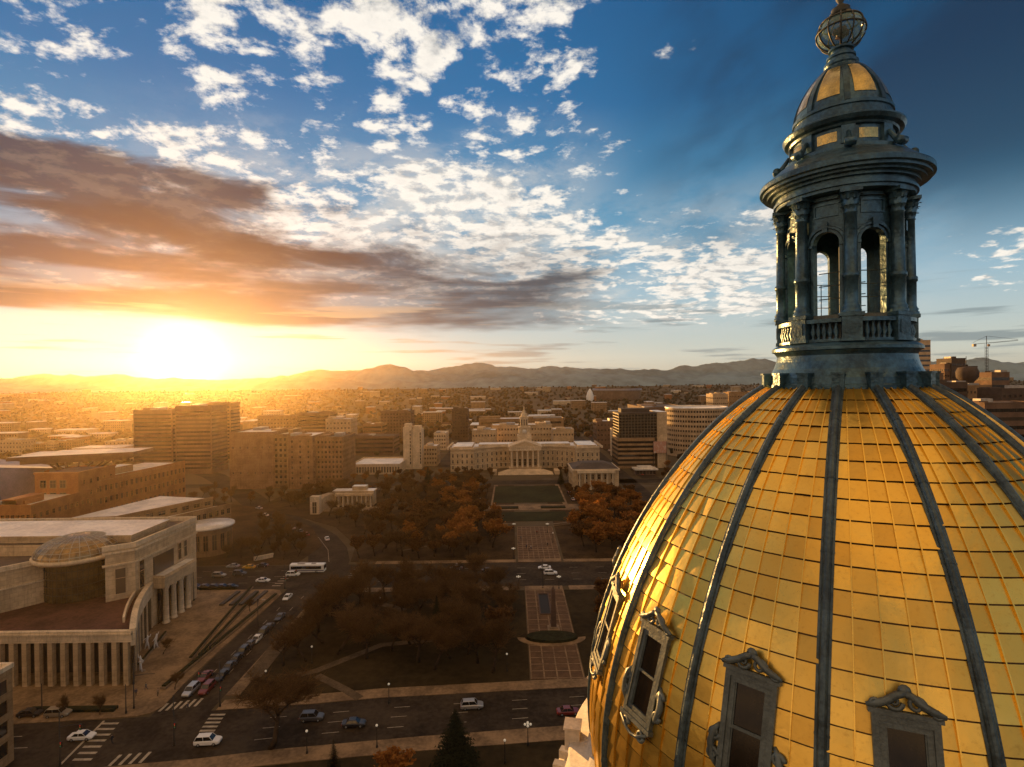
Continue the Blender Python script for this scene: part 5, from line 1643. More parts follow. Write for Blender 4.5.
def city():
    judicial(); library(); wing_build(); city_hall(); memorial(); small_temple(); glass_tower(); round_tower(); near_corner()
    # tower cluster against the sun
    block('apartment_tower', 'broad dark brown tower at the left of the cluster under the sun', 134, 173, 470, 410, 26, brown, roof_d, ('band', 14, 0.4))
    block('apartment_tower', 'middle brown tower of the cluster under the sun with a low crown', 176, 212, 474, 406, 24, brown, roof_d, ('band', 15, 0.42), par=1.6)
    block('apartment_tower', 'tan tower standing behind the right side of the cluster under the sun', 199, 231, 460, 403, 18, tan_w, roof_d, ('band', 15, 0.38))
    # the wide rose slab: four joined bays, each its own building line
    block('slab_block', 'wide windowless rose block with a sunlit pale roof edge beyond the curved street', 230, 274, 489, 432, 34, rose, roof_w, ('grid', 6, 2, 1.0, 1.2), units=2)
    block('slab_block', 'narrow rose stair block with stacked windows joined to the wide windowless one', 274.6, 288, 488, 434, 30, tan_w, roof_w, ('grid', 3, 9, 1.5, 1.7), units=1)
    block('slab_block', 'tall rose block with a dark central slot between two pale stair towers', 288.6, 313, 489, 436, 34, rose, roof_w, ('grid', 3, 9, 1.1, 1.4), units=2)
    block('slab_block', 'rose block with faint window columns at the right end of the long row', 313.6, 343, 487, 437, 30, rose, roof_d, ('grid', 8, 9, 1.1, 1.5), units=2)
    block('office_block', 'tan slab with many small windows behind the rose blocks, left', 258, 296, 446, 416, 20, tan_w, roof_d, ('grid', 12, 7, 1.5, 1.6))
    block('office_block', 'striped slab with long dark ribbon windows behind the rose blocks', 297, 330, 447, 413, 22, tan_w, roof_d, ('band', 8, 0.5))
    block('office_block', 'pale roofed slab to the right of the striped slab', 326, 351, 452, 419, 24, cream, roof_w, ('grid', 7, 6, 1.6, 1.6))
    block('office_block', 'long low brown office with dark ribbon windows left of the white tower', 352, 394, 455, 436, 26, brown, roof_d, ('band', 4, 0.45))
    block('office_block', 'low pale roofed hall in front of the dark brown tower', 363, 382, 446, 424, 26, tan_w, roof_w, ('band', 5, 0.4))
    block('apartment_tower', 'dark brown square tower rising behind the white shaft tower', 381, 411, 443, 411, 24, brown, roof_d, ('grid', 10, 9, 1.6, 1.6))
    block('apartment_tower', 'narrow dark tower standing alone left of the clock tower', 452, 468, 440, 409, 18, mat('umber_wall', (0.07, 0.045, 0.03), 0.85, 0, 0.25, 0.2, streak=0.3), roof_d, ('grid', 6, 9, 1.5, 1.5))
    block('classical_office', 'low white classical office with a broad white roof and tall windows', 350.5, 400, 474.5, 464, 38, white_st, roof_w, ('grid', 18, 1, 1.3, 4.6), units=0, par=1.0)
    # the white tower of two shafts
    Y = 432
    t = thing('white_tower', 'slim white tower of two windowless shafts beside the classical office', 'tower', (dep(412, 470, Y).x, Y, 0))
    for (px0, px1, yt, dy) in ((403.5, 411.8, 427, 0), (412.1, 421.5, 429.5, 1.5)):
        b = MB(); x0, x1 = dep(px0, 470, Y).x - t.location.x, dep(px1, 470, Y).x - t.location.x
        z = dep(412, yt, Y).z
        b.box(x0, x1, dy, 12 + dy, 0, z); b.box(x0 + 0.8, x1 - 0.8, dy + 2, 9 + dy, z + 0.002, z + 2.4); b.build('shaft', [white_st], t)
        for k in range(10):
            b = MB(); b.box(x1 - 1.3, x1 - 0.5, dy - 0.05, dy + 0.02, 4 + k * (z - 6) / 10, 6 + k * (z - 6) / 10); b.build('slit_window', [glass_d], t)
    block('office_block', 'cream row of buildings right of the white tower, nearest one', 424, 437, 466, 446, 20, cream, roof_w, ('grid', 5, 4, 1.3, 1.5))
    block('office_block', 'cream block with a stepped top along the street right of the white tower', 434, 446, 450, 433, 26, white_st, roof_w, ('grid', 5, 4, 1.4, 1.6))
    # behind the city hall
    block('justice_hall', 'long pale building with a light roof, farthest of those behind the clock tower', 479, 564, 441, 418.5, 30, tan_w, roof_w, ('band', 4, 0.35), Y=600, units=4)
    block('justice_hall', 'pale middle block behind the clock tower, left half', 492, 519, 446, 425, 26, cream, roof_w, ('grid', 9, 4, 1.5, 1.6), Y=540)
    block('justice_hall', 'pale middle block behind the clock tower, right half', 525, 552, 446, 424.5, 26, cream, roof_w, ('grid', 9, 4, 1.5, 1.6), Y=540)
    block('justice_hall', 'low cream wing peeping over the left roof of the city hall', 472, 496, 445, 430, 22, cream, roof_w, ('grid', 8, 3, 1.4, 1.6), Y=500)
    block('justice_hall', 'low cream wing peeping over the right roof of the city hall', 553, 574, 445, 429, 22, cream, roof_w, ('grid', 7, 3, 1.4, 1.6), Y=500)
    block('office_block', 'plain brown block with a bright roof edge left of the glass office', 597, 621, 449, 421, 26, brown, roof_w, ('grid', 7, 5, 1.2, 1.4))
    block('office_block', 'blank white end wall standing against the glass office', 612, 619.5, 456, 428.5, 8, white_st, roof_w, ('grid', 1, 3, 0.8, 1.0), units=0)
    block('arena', 'wide dark hipped hall with a great dark roof behind the glass office', 644, 690, 430, 407, 90, brown, roof_d, ('band', 3, 0.3), Y=640)
    block('office_block', 'cream block with rows of windows on the plain beside the dome edge', 713, 728, 412, 394, 28, cream, roof_w, ('grid', 8, 5, 1.8, 1.8), Y=820)
    block('office_block', 'tan slab with a pale roof far out on the plain next to the dome edge', 729, 762, 412, 392, 24, tan_w, roof_w, ('grid', 12, 4, 1.8, 1.8), Y=900)
    # left edge rows
    block('brick_hall', 'low brick hall with a pale roof at the left picture edge behind the courthouse', -20, 31, 530, 505, 30, brick, roof_w, ('grid', 10, 3, 1.2, 1.8), Y=212)
    t = thing('angular_museum', 'tilted grey metal museum wedge at the left picture edge', 'museum', (-256, 268, 0))
    b = MB()
    b.add([(-40, 0, 0), (14, -6, 0), (16, 26, 0), (-40, 26, 0), (-44, -4, 34), (4, -9, 30.5), (22, 30, 24), (-40, 30, 32)], [(0, 1, 5, 4), (1, 2, 6, 5), (2, 3, 7, 6), (3, 0, 4, 7), (4, 5, 6, 7)])
    b.build('metal_skin', [titan], t)
    b = MB(); b.add([(-30, -4.6, 12), (-12, -6.4, 12.4), (-13, -6.9, 13.6), (-30, -5.2, 13.0)], [(0, 1, 2, 3)]); b.build('slit_window', [glass_d], t)
    for i, (pl, pr, yb, yt, lab) in enumerate(((0, 22, 458, 440, 'leftmost cream block of the apartment row at the left picture edge'), (24, 40, 456, 444, 'second block from the left in the apartment row at the left picture edge'),
                                               (41, 54, 455, 443, 'third block from the left in the apartment row at the left picture edge'), (54, 72, 454, 441, 'pale white roofed block at the right end of the left edge apartment row'),
                                               (105, 132, 452, 441, 'low pale block between the copper prow and the brown towers'))):
        block('apartment_block', lab, pl, pr, yb, yt, 16, (cream, tan_w)[i % 2], roof_w, ('grid', 7, 4, 1.4, 1.5), units=2)
    # right of the lantern
    block('apartment_tower', 'tall slab with a lit pale left face half hidden by the lantern', 916, 931, 400, 340, 22, cream, roof_d, ('band', 18, 0.4), Y=620)
    block('apartment_tower', 'stepped brown tower, its tallest part, right of the lantern', 952, 966, 420, 358, 20, umber, roof_d, ('grid', 6, 12, 1.5, 1.8), Y=560)
    block('apartment_tower', 'lower left shoulder of the stepped brown tower right of the lantern', 945, 952, 420, 364, 20, brown, roof_d, ('grid', 3, 12, 1.5, 1.8), Y=562)
    block('apartment_tower', 'brown slab joined to the right of the stepped tower', 966.4, 978, 420, 366, 20, umber, roof_d, ('grid', 5, 11, 1.5, 1.8), Y=565)
    t = thing('round_top_tower', 'tower with a dark barrel-shaped top right of the stepped brown tower', 'tower', (dep(973, 400, 500).x, 500, 0))
    b = MB(); b.box(-6, 6, 0, 14, 0, dep(973, 384, 500).z); b.build('wall', [brown], t)
    b = MB(); zc = dep(973, 374, 500).z
    b.lathe([(0, -8), (4, -8), (8.2, -3), (8.6, 2), (7, 6), (0, 7)], 20, (0, 6, zc)); b.build('barrel_top', [umber], t)
    b = MB(); b.tube([(-1, 6, zc + 6), (-1, 6, zc + 16)], 0.25, 5); b.build('mast', [metal_d], t)
    for i, (pl, pr, yb, yt, Y, m_, lab) in enumerate(((921, 944, 430, 373, 430, brown, 'dark block at the very foot of the lantern, right side'), (935, 968, 440, 382, 400, umber, 'broad dark block below the stepped tower'),
                                                      (966, 992, 440, 385, 430, tan_w, 'tan block below the barrel-topped tower'), (992, 1010, 425, 372, 520, brown, 'half-built concrete tower next to the crane'),
                                                      (1002, 1040, 440, 388, 380, mat('umber_wall', (0.07, 0.045, 0.03)), 'dark block with a pale roof line at the right picture edge'),
                                                      (985, 1040, 450, 402, 330, brown, 'long low brown block under the dark one at the right edge'))):
        block('office_block', lab, pl, pr, yb, yt, 20, m_, roof_w if i in (4, 5) else roof_d, ('band', 9, 0.4) if i % 2 else ('grid', 7, 9, 1.5, 1.7), Y=Y, units=2)
    Y = 560
    t = thing('tower_crane', 'thin tower crane with a long level jib right of the brown towers', 'crane', (dep(987, 400, Y).x, Y, 0))
    zt = dep(987, 344, Y).z
    b = MB()
    for sx, sy in ((-1, -1), (1, -1), (1, 1), (-1, 1)):
        b.tube([(sx * .9, sy * .9, 0), (sx * .9, sy * .9, zt)], 0.16, 4)
    k = 0
    while k * 3 < zt - 3:
        b.tube([(-.9, -.9, k * 3), (.9, -.9, k * 3 + 3)], 0.1, 4); b.tube([(.9, -.9, k * 3), (.9, .9, k * 3 + 3)], 0.1, 4); b.tube([(.9, .9, k * 3), (-.9, .9, k * 3 + 3)], 0.1, 4); b.tube([(-.9, .9, k * 3), (-.9, -.9, k * 3 + 3)], 0.1, 4); k += 1
    b.build('mast', [metal_d], t)
    b = MB(); b.tube([(-14, 0, zt), (28, -4, zt + 3)], 0.2, 4); b.tube([(-14, 0, zt + 1.4), (0, 0, zt + 8), (28, -4, zt + 4)], 0.12, 4); b.tube([(0, 0, zt), (0, 0, zt + 8)], 0.35, 4)
    for i in range(14):
        b.tube([(2 * i, -0.28 * i, zt + 0.2 * i), (2 * i + 1, -0.28 * i, zt + 1.6 + .2 * i), (2 * i + 2, -0.28 * i - .28, zt + 0.2 * i + .2)], 0.1, 4)
    b.build('jib', [metal_d], t)
    b = MB(); b.box(-14, -11, -1, 1, zt - 2.4, zt); b.build('counterweight', [unit_m], t)
    b = MB(); b.box(0.5, 2.4, -1.4, -0.2, zt - 2.4, zt - .2); b.build('cab', [tan_w], t)
    # stadium far off
    Y = 1550
    t = thing('stadium', 'long low dark stadium bowl far out on the plain', 'stadium', (dep(617, 398, Y).x, Y, rise(Y) - 0.5))
    b = MB(); b.lathe([(62, 0), (66, 26), (60, 30), (40, 6), (0, 5)], 40)
    b.build('bowl', [brown], t); b = MB(); b.lathe([(67, 25.5), (67.4, 30.6), (60, 31)], 40); b.build('rim', [titan], t)
    t = thing('white_dome_hall', 'bright white bulbous tank beside the far stadium', 'tank', (dep(590, 399, 1480).x, 1480, rise(1480) - 0.5))
    b = MB(); b.lathe([(9, 0), (10, 14), (7, 24), (2, 33), (0, 34)], 20); b.build('shell', [mat('white_shell', (0.8, 0.78, 0.72), 0.4, 0, 0.1, 0.5)], t)


city()

# ------------------------------------------------------------------ trees
bark = mat('bark', (0.050, 0.034, 0.022), 0.95, 0, 0.3, 1.5, 0.4, 6.0, spec=0.1)


def foliage(name, c0, c1):
    mt = bpy.data.materials.new(name); mt.use_nodes = True
    w = Nd(mt.node_tree); b = mt.node_tree.nodes['Principled BSDF']
    geo = mt.node_tree.nodes.new('ShaderNodeNewGeometry')
    oi = mt.node_tree.nodes.new('ShaderNodeObjectInfo')
    pos = mt.node_tree.nodes.new('ShaderNodeTexCoord').outputs['Object']
    n = w.noise(pos, 0.45, 3, 0.6)
    f = w.m('ADD', w.m('MULTIPLY', geo.outputs['Random Per Island'], 0.45), w.m('MULTIPLY', n, 0.55))
    c = w.mix(w.step(f, 0.25, 0.7), c0, c1)
    c = w.mix(w.m('MULTIPLY', oi.outputs['Random'], 0.45), c, w.scale(c, 0.5))
    w.put(b.inputs['Base Color'], c)
    b.inputs['Roughness'].default_value = 0.85
    b.inputs['Specular IOR Level'].default_value = 0.15
    tr = mt.node_tree.nodes.new('ShaderNodeBsdfTranslucent'); w.put(tr.inputs['Color'], c)
    mx = mt.node_tree.nodes.new('ShaderNodeMixShader'); mx.inputs[0].default_value = 0.5
    out = mt.node_tree.nodes['Material Output']
    mt.node_tree.links.new(b.outputs[0], mx.inputs[1]); mt.node_tree.links.new(tr.outputs[0], mx.inputs[2])
    mt.node_tree.links.new(mx.outputs[0], out.inputs['Surface'])
    return mt


twig_m = foliage('bare_twigs', (0.095, 0.054, 0.024), (0.19, 0.105, 0.040))
rust_m = foliage('rust_leaves', (0.26, 0.095, 0.022), (0.46, 0.20, 0.045))
brown_m = foliage('brown_leaves', (0.095, 0.046, 0.018), (0.20, 0.095, 0.032))
spruce_m = foliage('spruce_needles', (0.014, 0.020, 0.012), (0.040, 0.045, 0.022))


def grow(seed, h, spread, leafy=0, leaf=0.30):
    """meshes of one broadleaf tree: trunk with its limbs, and the crown of twigs or leaves"""
    q = random.Random(seed)
    tb, cb = MB(), MB()
    tips = []

    def branch(p, d, L, r, lvl):
        n = 4
        pts, rr = [p], [r]
        for i in range(n):
            d = (d + Vector((q.gauss(0, .13), q.gauss(0, .13), q.gauss(0.04, .08)))).normalized()
            p = p + d * (L / n); pts.append(p); rr.append(r * (1 - 0.62 * (i + 1) / n))
        tb.tube(pts, rr, 7 if lvl == 0 else 4)
        if lvl >= 3:
            tips.append((pts, d)); return
        k = (5, 4, 4)[lvl]
        for i in range(k):
            t = q.uniform(0.35, 1.0) if lvl else q.uniform(0.6, 1.0)
            j = min(n - 1, int(t * n)); f = t * n - j
            b = pts[j].lerp(pts[j + 1], f)
            a = 2 * pi * (i + q.random() * .7) / k
            out = Vector((cos(a), sin(a), q.uniform(0.25, 0.9))).normalized()
            nd = (d * 0.55 + out * spread).normalized()
            branch(b, nd, L * q.uniform(0.55, 0.78), rr[j] * 0.62, lvl + 1)
        if lvl:
            tips.append((pts, d))
    branch(Vector((0, 0, 0)), Vector((q.gauss(0, .05), q.gauss(0, .05), 1)).normalized(), h * 0.36, h * 0.022, 0)
    for pts, d in tips:
        for i in range(26 if not leafy else leafy):
            j = q.randrange(1, len(pts)); b = pts[j - 1].lerp(pts[j], q.random())
            v = Vector((q.gauss(0, 1), q.gauss(0, 1), q.gauss(0.35, 0.8))).normalized()
            v = (v + d * 0.5).normalized()
            if leafy:
                c = b + v * q.uniform(0.1, 1.0) * h * 0.075
                u = Vector((q.gauss(0, 1), q.gauss(0, 1), q.gauss(0, 1))).normalized(); w_ = u.orthogonal().normalized()
                s = leaf * q.uniform(.6, 1.5)
                cb.face([c - u * s, c + w_ * s * .6, c + u * s, c - w_ * s * .6])
            else:
                L = h * q.uniform(0.04, 0.11)
                s = v.orthogonal().normalized() * q.uniform(0.018, 0.035)
                m_ = b + v * L * .5 + Vector((q.gauss(0, .1), q.gauss(0, .1), 0.08)) * L
                e = b + v * L + Vector((0, 0, L * .12))
                cb.face([b - s, b + s, m_ + s * .6, m_ - s * .6]); cb.face([m_ - s * .6, m_ + s * .6, e])
                e2 = m_ + (v + Vector((q.gauss(0, .7), q.gauss(0, .7), q.gauss(0.1, .5)))).normalized() * L * .5
                cb.face([m_ - s * .5, m_ + s * .5, e2])
    return tb.raw('trunk', [bark]), cb


def spruce(seed, h):
    q = random.Random(seed)
    tb, cb = MB(), MB()
    tb.tube([(0, 0, 0), (0, 0, h * .5), (0, 0, h * .98)], [h * .022, h * .013, .02], 7)
    z = h * 0.07
    while z < h * 0.98:
        f = 1 - z / h
        R = h * 0.30 * f ** 0.85 * q.uniform(.86, 1.1)
        k = max(5, int(15 * f + 5)); a0 = q.random() * 6
        for i in range(k):
            a = a0 + 2 * pi * i / k + q.gauss(0, .12)
            r = R * q.uniform(.72, 1.12)
            d = Vector((cos(a), sin(a), 0)); s = Vector((-sin(a), cos(a), 0))
            for t in [x / 6 for x in range(1, 7)]:
                c = d * r * t + Vector((0, 0, z + r * (0.10 * t - 0.32 * t * t)))
                wd = r * (.24 - .13 * t) + .06
                for _ in range(3):
                    v = (s * q.choice((-1, 1)) + d * .7 + Vector((0, 0, q.uniform(-.55, .15)))).normalized()
                    n_ = v.orthogonal().normalized() * wd * .30
                    cb.face([c - n_, c + n_, c + v * wd * q.uniform(.8, 1.5)])
        z += h * 0.03 * (0.55 + f)
    return tb.raw('trunk', [bark]), cb


TREE = {}


def make_trees():
    for i in range(5):
        t, c = grow(20 + i, 12.0, 0.75 + 0.1 * (i % 3))
        TREE['bare', i] = (t, c.raw('crown', [twig_m]))
    for i in range(3):
        t, c = grow(40 + i, 11.0, 0.8, 17)
        TREE['rust', i] = (t, c.raw('crown', [rust_m]))
    for i in range(3):
        t, c = grow(60 + i, 11.0, 0.8, 15)
        TREE['brown', i] = (t, c.raw('crown', [brown_m]))
    for i in range(2):
        t, c = spruce(80 + i, 12.0)
        TREE['spruce', i] = (t, c.raw('crown', [spruce_m]))


TREE_H = {'bare': 12.0, 'rust': 11.0, 'brown': 11.0, 'spruce': 12.0}
NAME = {'bare': 'bare_tree', 'rust': 'autumn_tree', 'brown': 'brown_tree', 'spruce': 'spruce_tree'}


def tree(kind, x, y, h, label, group=None, z=0.12, var=None, wide=1.0):
    n = {'bare': 5, 'rust': 3, 'brown': 3, 'spruce': 2}[kind]
    i = rnd.randrange(n) if var is None else var
    t = thing(NAME[kind], label, 'tree', (x, y, z), rnd.uniform(0, 6.28), group)
    s = h / TREE_H[kind]
    t.scale = (s * wide, s * wide, s)
    link('trunk', TREE[kind, i][0], t); link('crown', TREE[kind, i][1], t)
    return t


def inside(p, poly):
    c = False
    for i in range(len(poly)):
        a, b = poly[i], poly[i - 1]
        if (a[1] > p[1]) != (b[1] > p[1]) and p[0] < (b[0] - a[0]) * (p[1] - a[1]) / (b[1] - a[1]) + a[0]:
            c = not c
    return c


def scatter(poly, n, gap, q, avoid=()):
    xs, ys = [p[0] for p in poly], [p[1] for p in poly]
    out = []
    for _ in range(n * 30):
        if len(out) >= n:
            break
        p = (q.uniform(min(xs), max(xs)), q.uniform(min(ys), max(ys)))
        if not inside(p, poly) or any((p[0] - o[0]) ** 2 + (p[1] - o[1]) ** 2 < gap * gap for o in out):
            continue
        if any(a[0] <= p[0] <= a[1] and a[2] <= p[1] <= a[3] for a in avoid):
            continue
        if any((p[0] - c[0]) ** 2 + (p[1] - c[1]) ** 2 < 11 ** 2 for c in CURVE):
            continue
        out.append(p)
    return out


def plant():
    make_trees()
    q = random.Random(5)
    # ones that can be told apart
    p = at(271, 749); tree('bare', p.x, p.y, 16.5, 'big bare brown tree on the near pavement edge, its crown across the front street', var=0, wide=1.75)
    p = at(456, 775); tree('spruce', p.x, p.y, 11.5, 'dark conical spruce at the bottom edge beside the front street', var=0, wide=1.5)
    p = at(334, 778); tree('spruce', p.x, p.y, 6.8, 'small dark spruce between the bare tree and the orange bush at the bottom edge', var=1)
    p = at(394, 788); tree('rust', p.x, p.y, 8.0, 'low bright orange leafy tree cut by the bottom edge', var=0, wide=1.5)
    p = at(500, 646); tree('brown', p.x, p.y, 15.0, 'large dark leafy tree left of the oval hedge on the mall', var=0, wide=1.1)
    p = at(476, 587); tree('bare', p.x, p.y + 4, 14.0, 'spreading bare tree in front of the cross street, left of the paved plaza', var=1, wide=1.3)
    p = at(437, 636); tree('spruce', p.x, p.y, 11.0, 'dark narrow evergreen by the bend of the park path', var=1, wide=0.8)
    p = at(455, 545); tree('rust', p.x, p.y, 14.0, 'tall orange tree left of the paved plaza', var=1, wide=1.15)
    p = at(466, 520); tree('rust', p.x, p.y, 13.0, 'second orange tree behind the tall one left of the plaza', var=2, wide=1.2)
    p = at(498, 536); tree('brown', p.x, p.y, 10.5, 'dark round tree at the left rim of the paved plaza', var=1, wide=1.3)
    p = at(545, 478); tree('spruce', p.x + 9, p.y - 24, 10, 'dark evergreen at the right corner of the green lawn', var=0)
    p = at(428, 490); tree('spruce', p.x, p.y, 15, 'dark evergreen left of the green lawn near the city hall', var=1)
    mall = (MX - 13, MX + 12, 100, 470)
    far_mall = (MX - 26, MX + 24, 255, 470)
    road = (XW - 4, XE + 4, 110, 210)
    # front park, dense bare grove
    A = [(-55, 133), (-4, 128), (-4, 178), (-55, 178)]
    for x, y in scatter(A, 52, 4.5, q, (mall,)):
        tree('bare', x, y, q.uniform(11, 16.5), 'bare tree in the dense grove between the avenue and the mall', 'bare trees of the front park grove', wide=q.uniform(1.1, 1.5))
    for x, y in scatter([(-58, 112.0 + 15), (-52, 126), (-52, 180), (-58, 180)], 5, 9, q):
        tree('bare', x, y, q.uniform(10, 13), 'bare street tree along the right kerb of the avenue', 'bare trees along the avenue')
    for x, y in scatter([(23, 128), (60, 126), (60, 180), (23, 180)], 15, 6.5, q):
        tree('brown', x, y, q.uniform(9, 13.5), 'dark brown leafy tree right of the mall by the gold dome', 'brown trees right of the mall')
    # civic park beyond the cross street
    B = [(-45, 213), (-6, 213), (-6, 360), (-45, 360)]
    for x, y in scatter(B, 74, 5.2, q, (far_mall, mall, (-24, -14, 304, 362))):
        k = q.choice(('bare', 'bare', 'brown', 'brown', 'rust', 'rust'))
        lab = {'bare': 'bare tree in the park beyond the cross street, left of the lawn', 'brown': 'brown leaved tree in the park beyond the cross street, left of the lawn',
               'rust': 'rust orange tree in the park beyond the cross street, left of the lawn'}[k]
        tree(k, x, y, q.uniform(10, 15.5), lab, 'trees of the far park, left half', wide=q.uniform(1.1, 1.5))
    for x, y in scatter([(22, 213), (66, 213), (66, 322), (40, 322), (22, 300)], 54, 5.0, q, (mall, far_mall)):
        k = q.choice(('rust', 'rust', 'rust', 'brown'))
        lab = {'bare': 'bare tree in the orange grove right of the paved plaza', 'brown': 'brown tree in the orange grove right of the paved plaza', 'rust': 'orange tree in the grove right of the paved plaza'}[k]
        tree(k, x, y, q.uniform(10, 14), lab, 'trees of the far park, right half', wide=q.uniform(1.1, 1.5))
    for x, y in scatter([(-12.5, 306), (-23.0, 306), (-23, 360), (-13.5, 360)], 7, 5.5, q, ((-12.4, -9.5, 300, 370),)):
        tree('brown', x, y, q.uniform(8, 11), 'dark brown tree in the row along the left of the green lawn', 'trees flanking the green lawn')
    for x, y in scatter([(31, 306), (40, 306), (40, 340), (31, 340)], 6, 5.0, q):
        tree('brown', x, y, q.uniform(7, 10), 'dark brown tree in the row along the right of the green lawn', 'trees flanking the green lawn')
    # triangle left of the curved street, behind the courthouse
    Cc = [(-175, 212), (-80, 212), (-84, 232), (-100, 262), (-128, 292), (-150, 300), (-118, 260), (-112, 236), (-116, 214)]
    Cc = [(-112, 212), (-82, 212), (-84, 232), (-100, 258), (-122, 282), (-118, 258), (-108, 240)]
    for x, y in scatter(Cc, 30, 4.6, q, ()):
        tree('bare', x, y, q.uniform(7, 12), 'bare tree on the lawn between the courthouse and the curved street', 'bare trees by the curved street')
    for x, y in scatter([(-122, 296), (-80, 262), (-62, 236), (-60, 213), (-46, 213), (-46, 352), (-122, 352)], 85, 4.6, q, ((-110, -66, 284, 320),)):
        k = q.choice(('bare', 'brown', 'bare'))
        tree(k, x, y, q.uniform(8, 13), {'bare': 'bare', 'brown': 'brown leafy'}[k] + ' tree round the pale memorial colonnade', 'trees round the memorial', wide=q.uniform(1.0, 1.4))
    # along Bannock and in front of the city hall wings
    for sx in (-1, 1):
        for x, y in scatter([(MX + sx * 24, 380), (MX + sx * 62, 380), (MX + sx * 62, 410), (MX + sx * 24, 410)], 14, 5.0, q, ((30, 64, 338, 374),)):
            k = q.choice(('bare', 'brown', 'brown'))
            tree(k, x, y, q.uniform(6, 9), '%s tree before the %s wing of the city hall' % ({'bare': 'bare', 'brown': 'brown'}[k], 'left' if sx < 0 else 'right'), 'trees before the city hall')
    for x, y in scatter([(-110, 372), (-52, 372), (-52, 400), (-110, 400)], 20, 5.5, q):
        k = q.choice(('rust', 'brown', 'bare'))
        tree(k, x, y, q.uniform(7, 10), {'bare': 'bare', 'brown': 'brown', 'rust': 'rust'}[k] + ' tree in front of the white classical office', 'trees before the classical office')
    for x, y in scatter([(-190, 308), (-112, 308), (-112, 346), (-190, 346)], 26, 6, q):
        k = q.choice(('bare', 'brown'))
        tree(k, x, y, q.uniform(7, 11), {'bare': 'bare', 'brown': 'brown'}[k] + ' tree at the foot of the wide rose block', 'trees before the rose block')
    for x, y in scatter([(70, 378), (140, 372), (170, 440), (100, 420)], 18, 6, q, ((84, 104, 380, 900), (82, 108, 385, 405), (78, 106, 418, 460))):
        k = q.choice(('brown', 'rust', 'bare'))
        tree(k, x, y, q.uniform(6, 9), {'bare': 'bare', 'brown': 'brown', 'rust': 'rust'}[k] + ' tree along the street below the round office', 'trees below the round office')
    for x, y in scatter([(84, 214), (190, 214), (210, 358), (84, 358)], 34, 9, q):
        tree(q.choice(('brown', 'bare')), x, y, q.uniform(8, 12), 'tree on the open ground right of the orange grove', 'trees right of the orange grove')
    # street trees of the plaza
    for px, py in ((163, 655), (175, 690), (100, 715), (62, 717), (250, 612)):
        p = at(px, py); tree('bare', p.x, p.y, 5.5, 'small bare sapling on the pale courthouse plaza', 'saplings on the plaza', 0.15)
    # far canopy of the plain, one mass
    fb = [MB(), MB(), MB()]
    base = []
    bm = bmesh.new(); bmesh.ops.create_icosphere(bm, subdivisions=1, radius=1.0)
    V = [v.co.copy() for v in bm.verts]; Fc = [tuple(v.index for v in f.verts) for f in bm.faces]; bm.free()
    for i in range(12500):
        f = q.random()
        y = 440 * (2850 / 440) ** (f ** 0.85)
        x = q.uniform(-1.05, 1.05) * y
        if q.random() < 0.18 * sin(x * 0.013) + 0.1:
            continue
        if y < 900 and (-240 < x < 250) and y < 660:
            if q.random() < 0.6:
                continue
        s = q.uniform(2.4, 5.2)
        if y < 660 and (-100 < x < 110 or (-210 < x < -100 and y < 500)):
            continue
        n0 = fb[i % 3]
        vs = [(x + v.x * s * q.uniform(.7, 1.3), y + v.y * s * q.uniform(.7, 1.3), rise(y) + max(-0.2, s * .75 + v.z * s * .85 * q.uniform(.7, 1.25))) for v in V]
        n0.add(vs, Fc, 0)
    for b, (m_, nm) in zip(fb, ((foliage('far_brown', (0.050, 0.036, 0.018), (0.11, 0.070, 0.030)), 'far_canopy'), (foliage('far_rust', (0.085, 0.045, 0.018), (0.16, 0.085, 0.032)), 'far_canopy'),
                                (foliage('far_olive', (0.035, 0.034, 0.016), (0.075, 0.066, 0.030)), 'far_canopy'))):
        tag(b.build(nm, [m_], raw=True), 'distant tree canopy spread over the plain', 'trees', None, 'stuff')


plant()


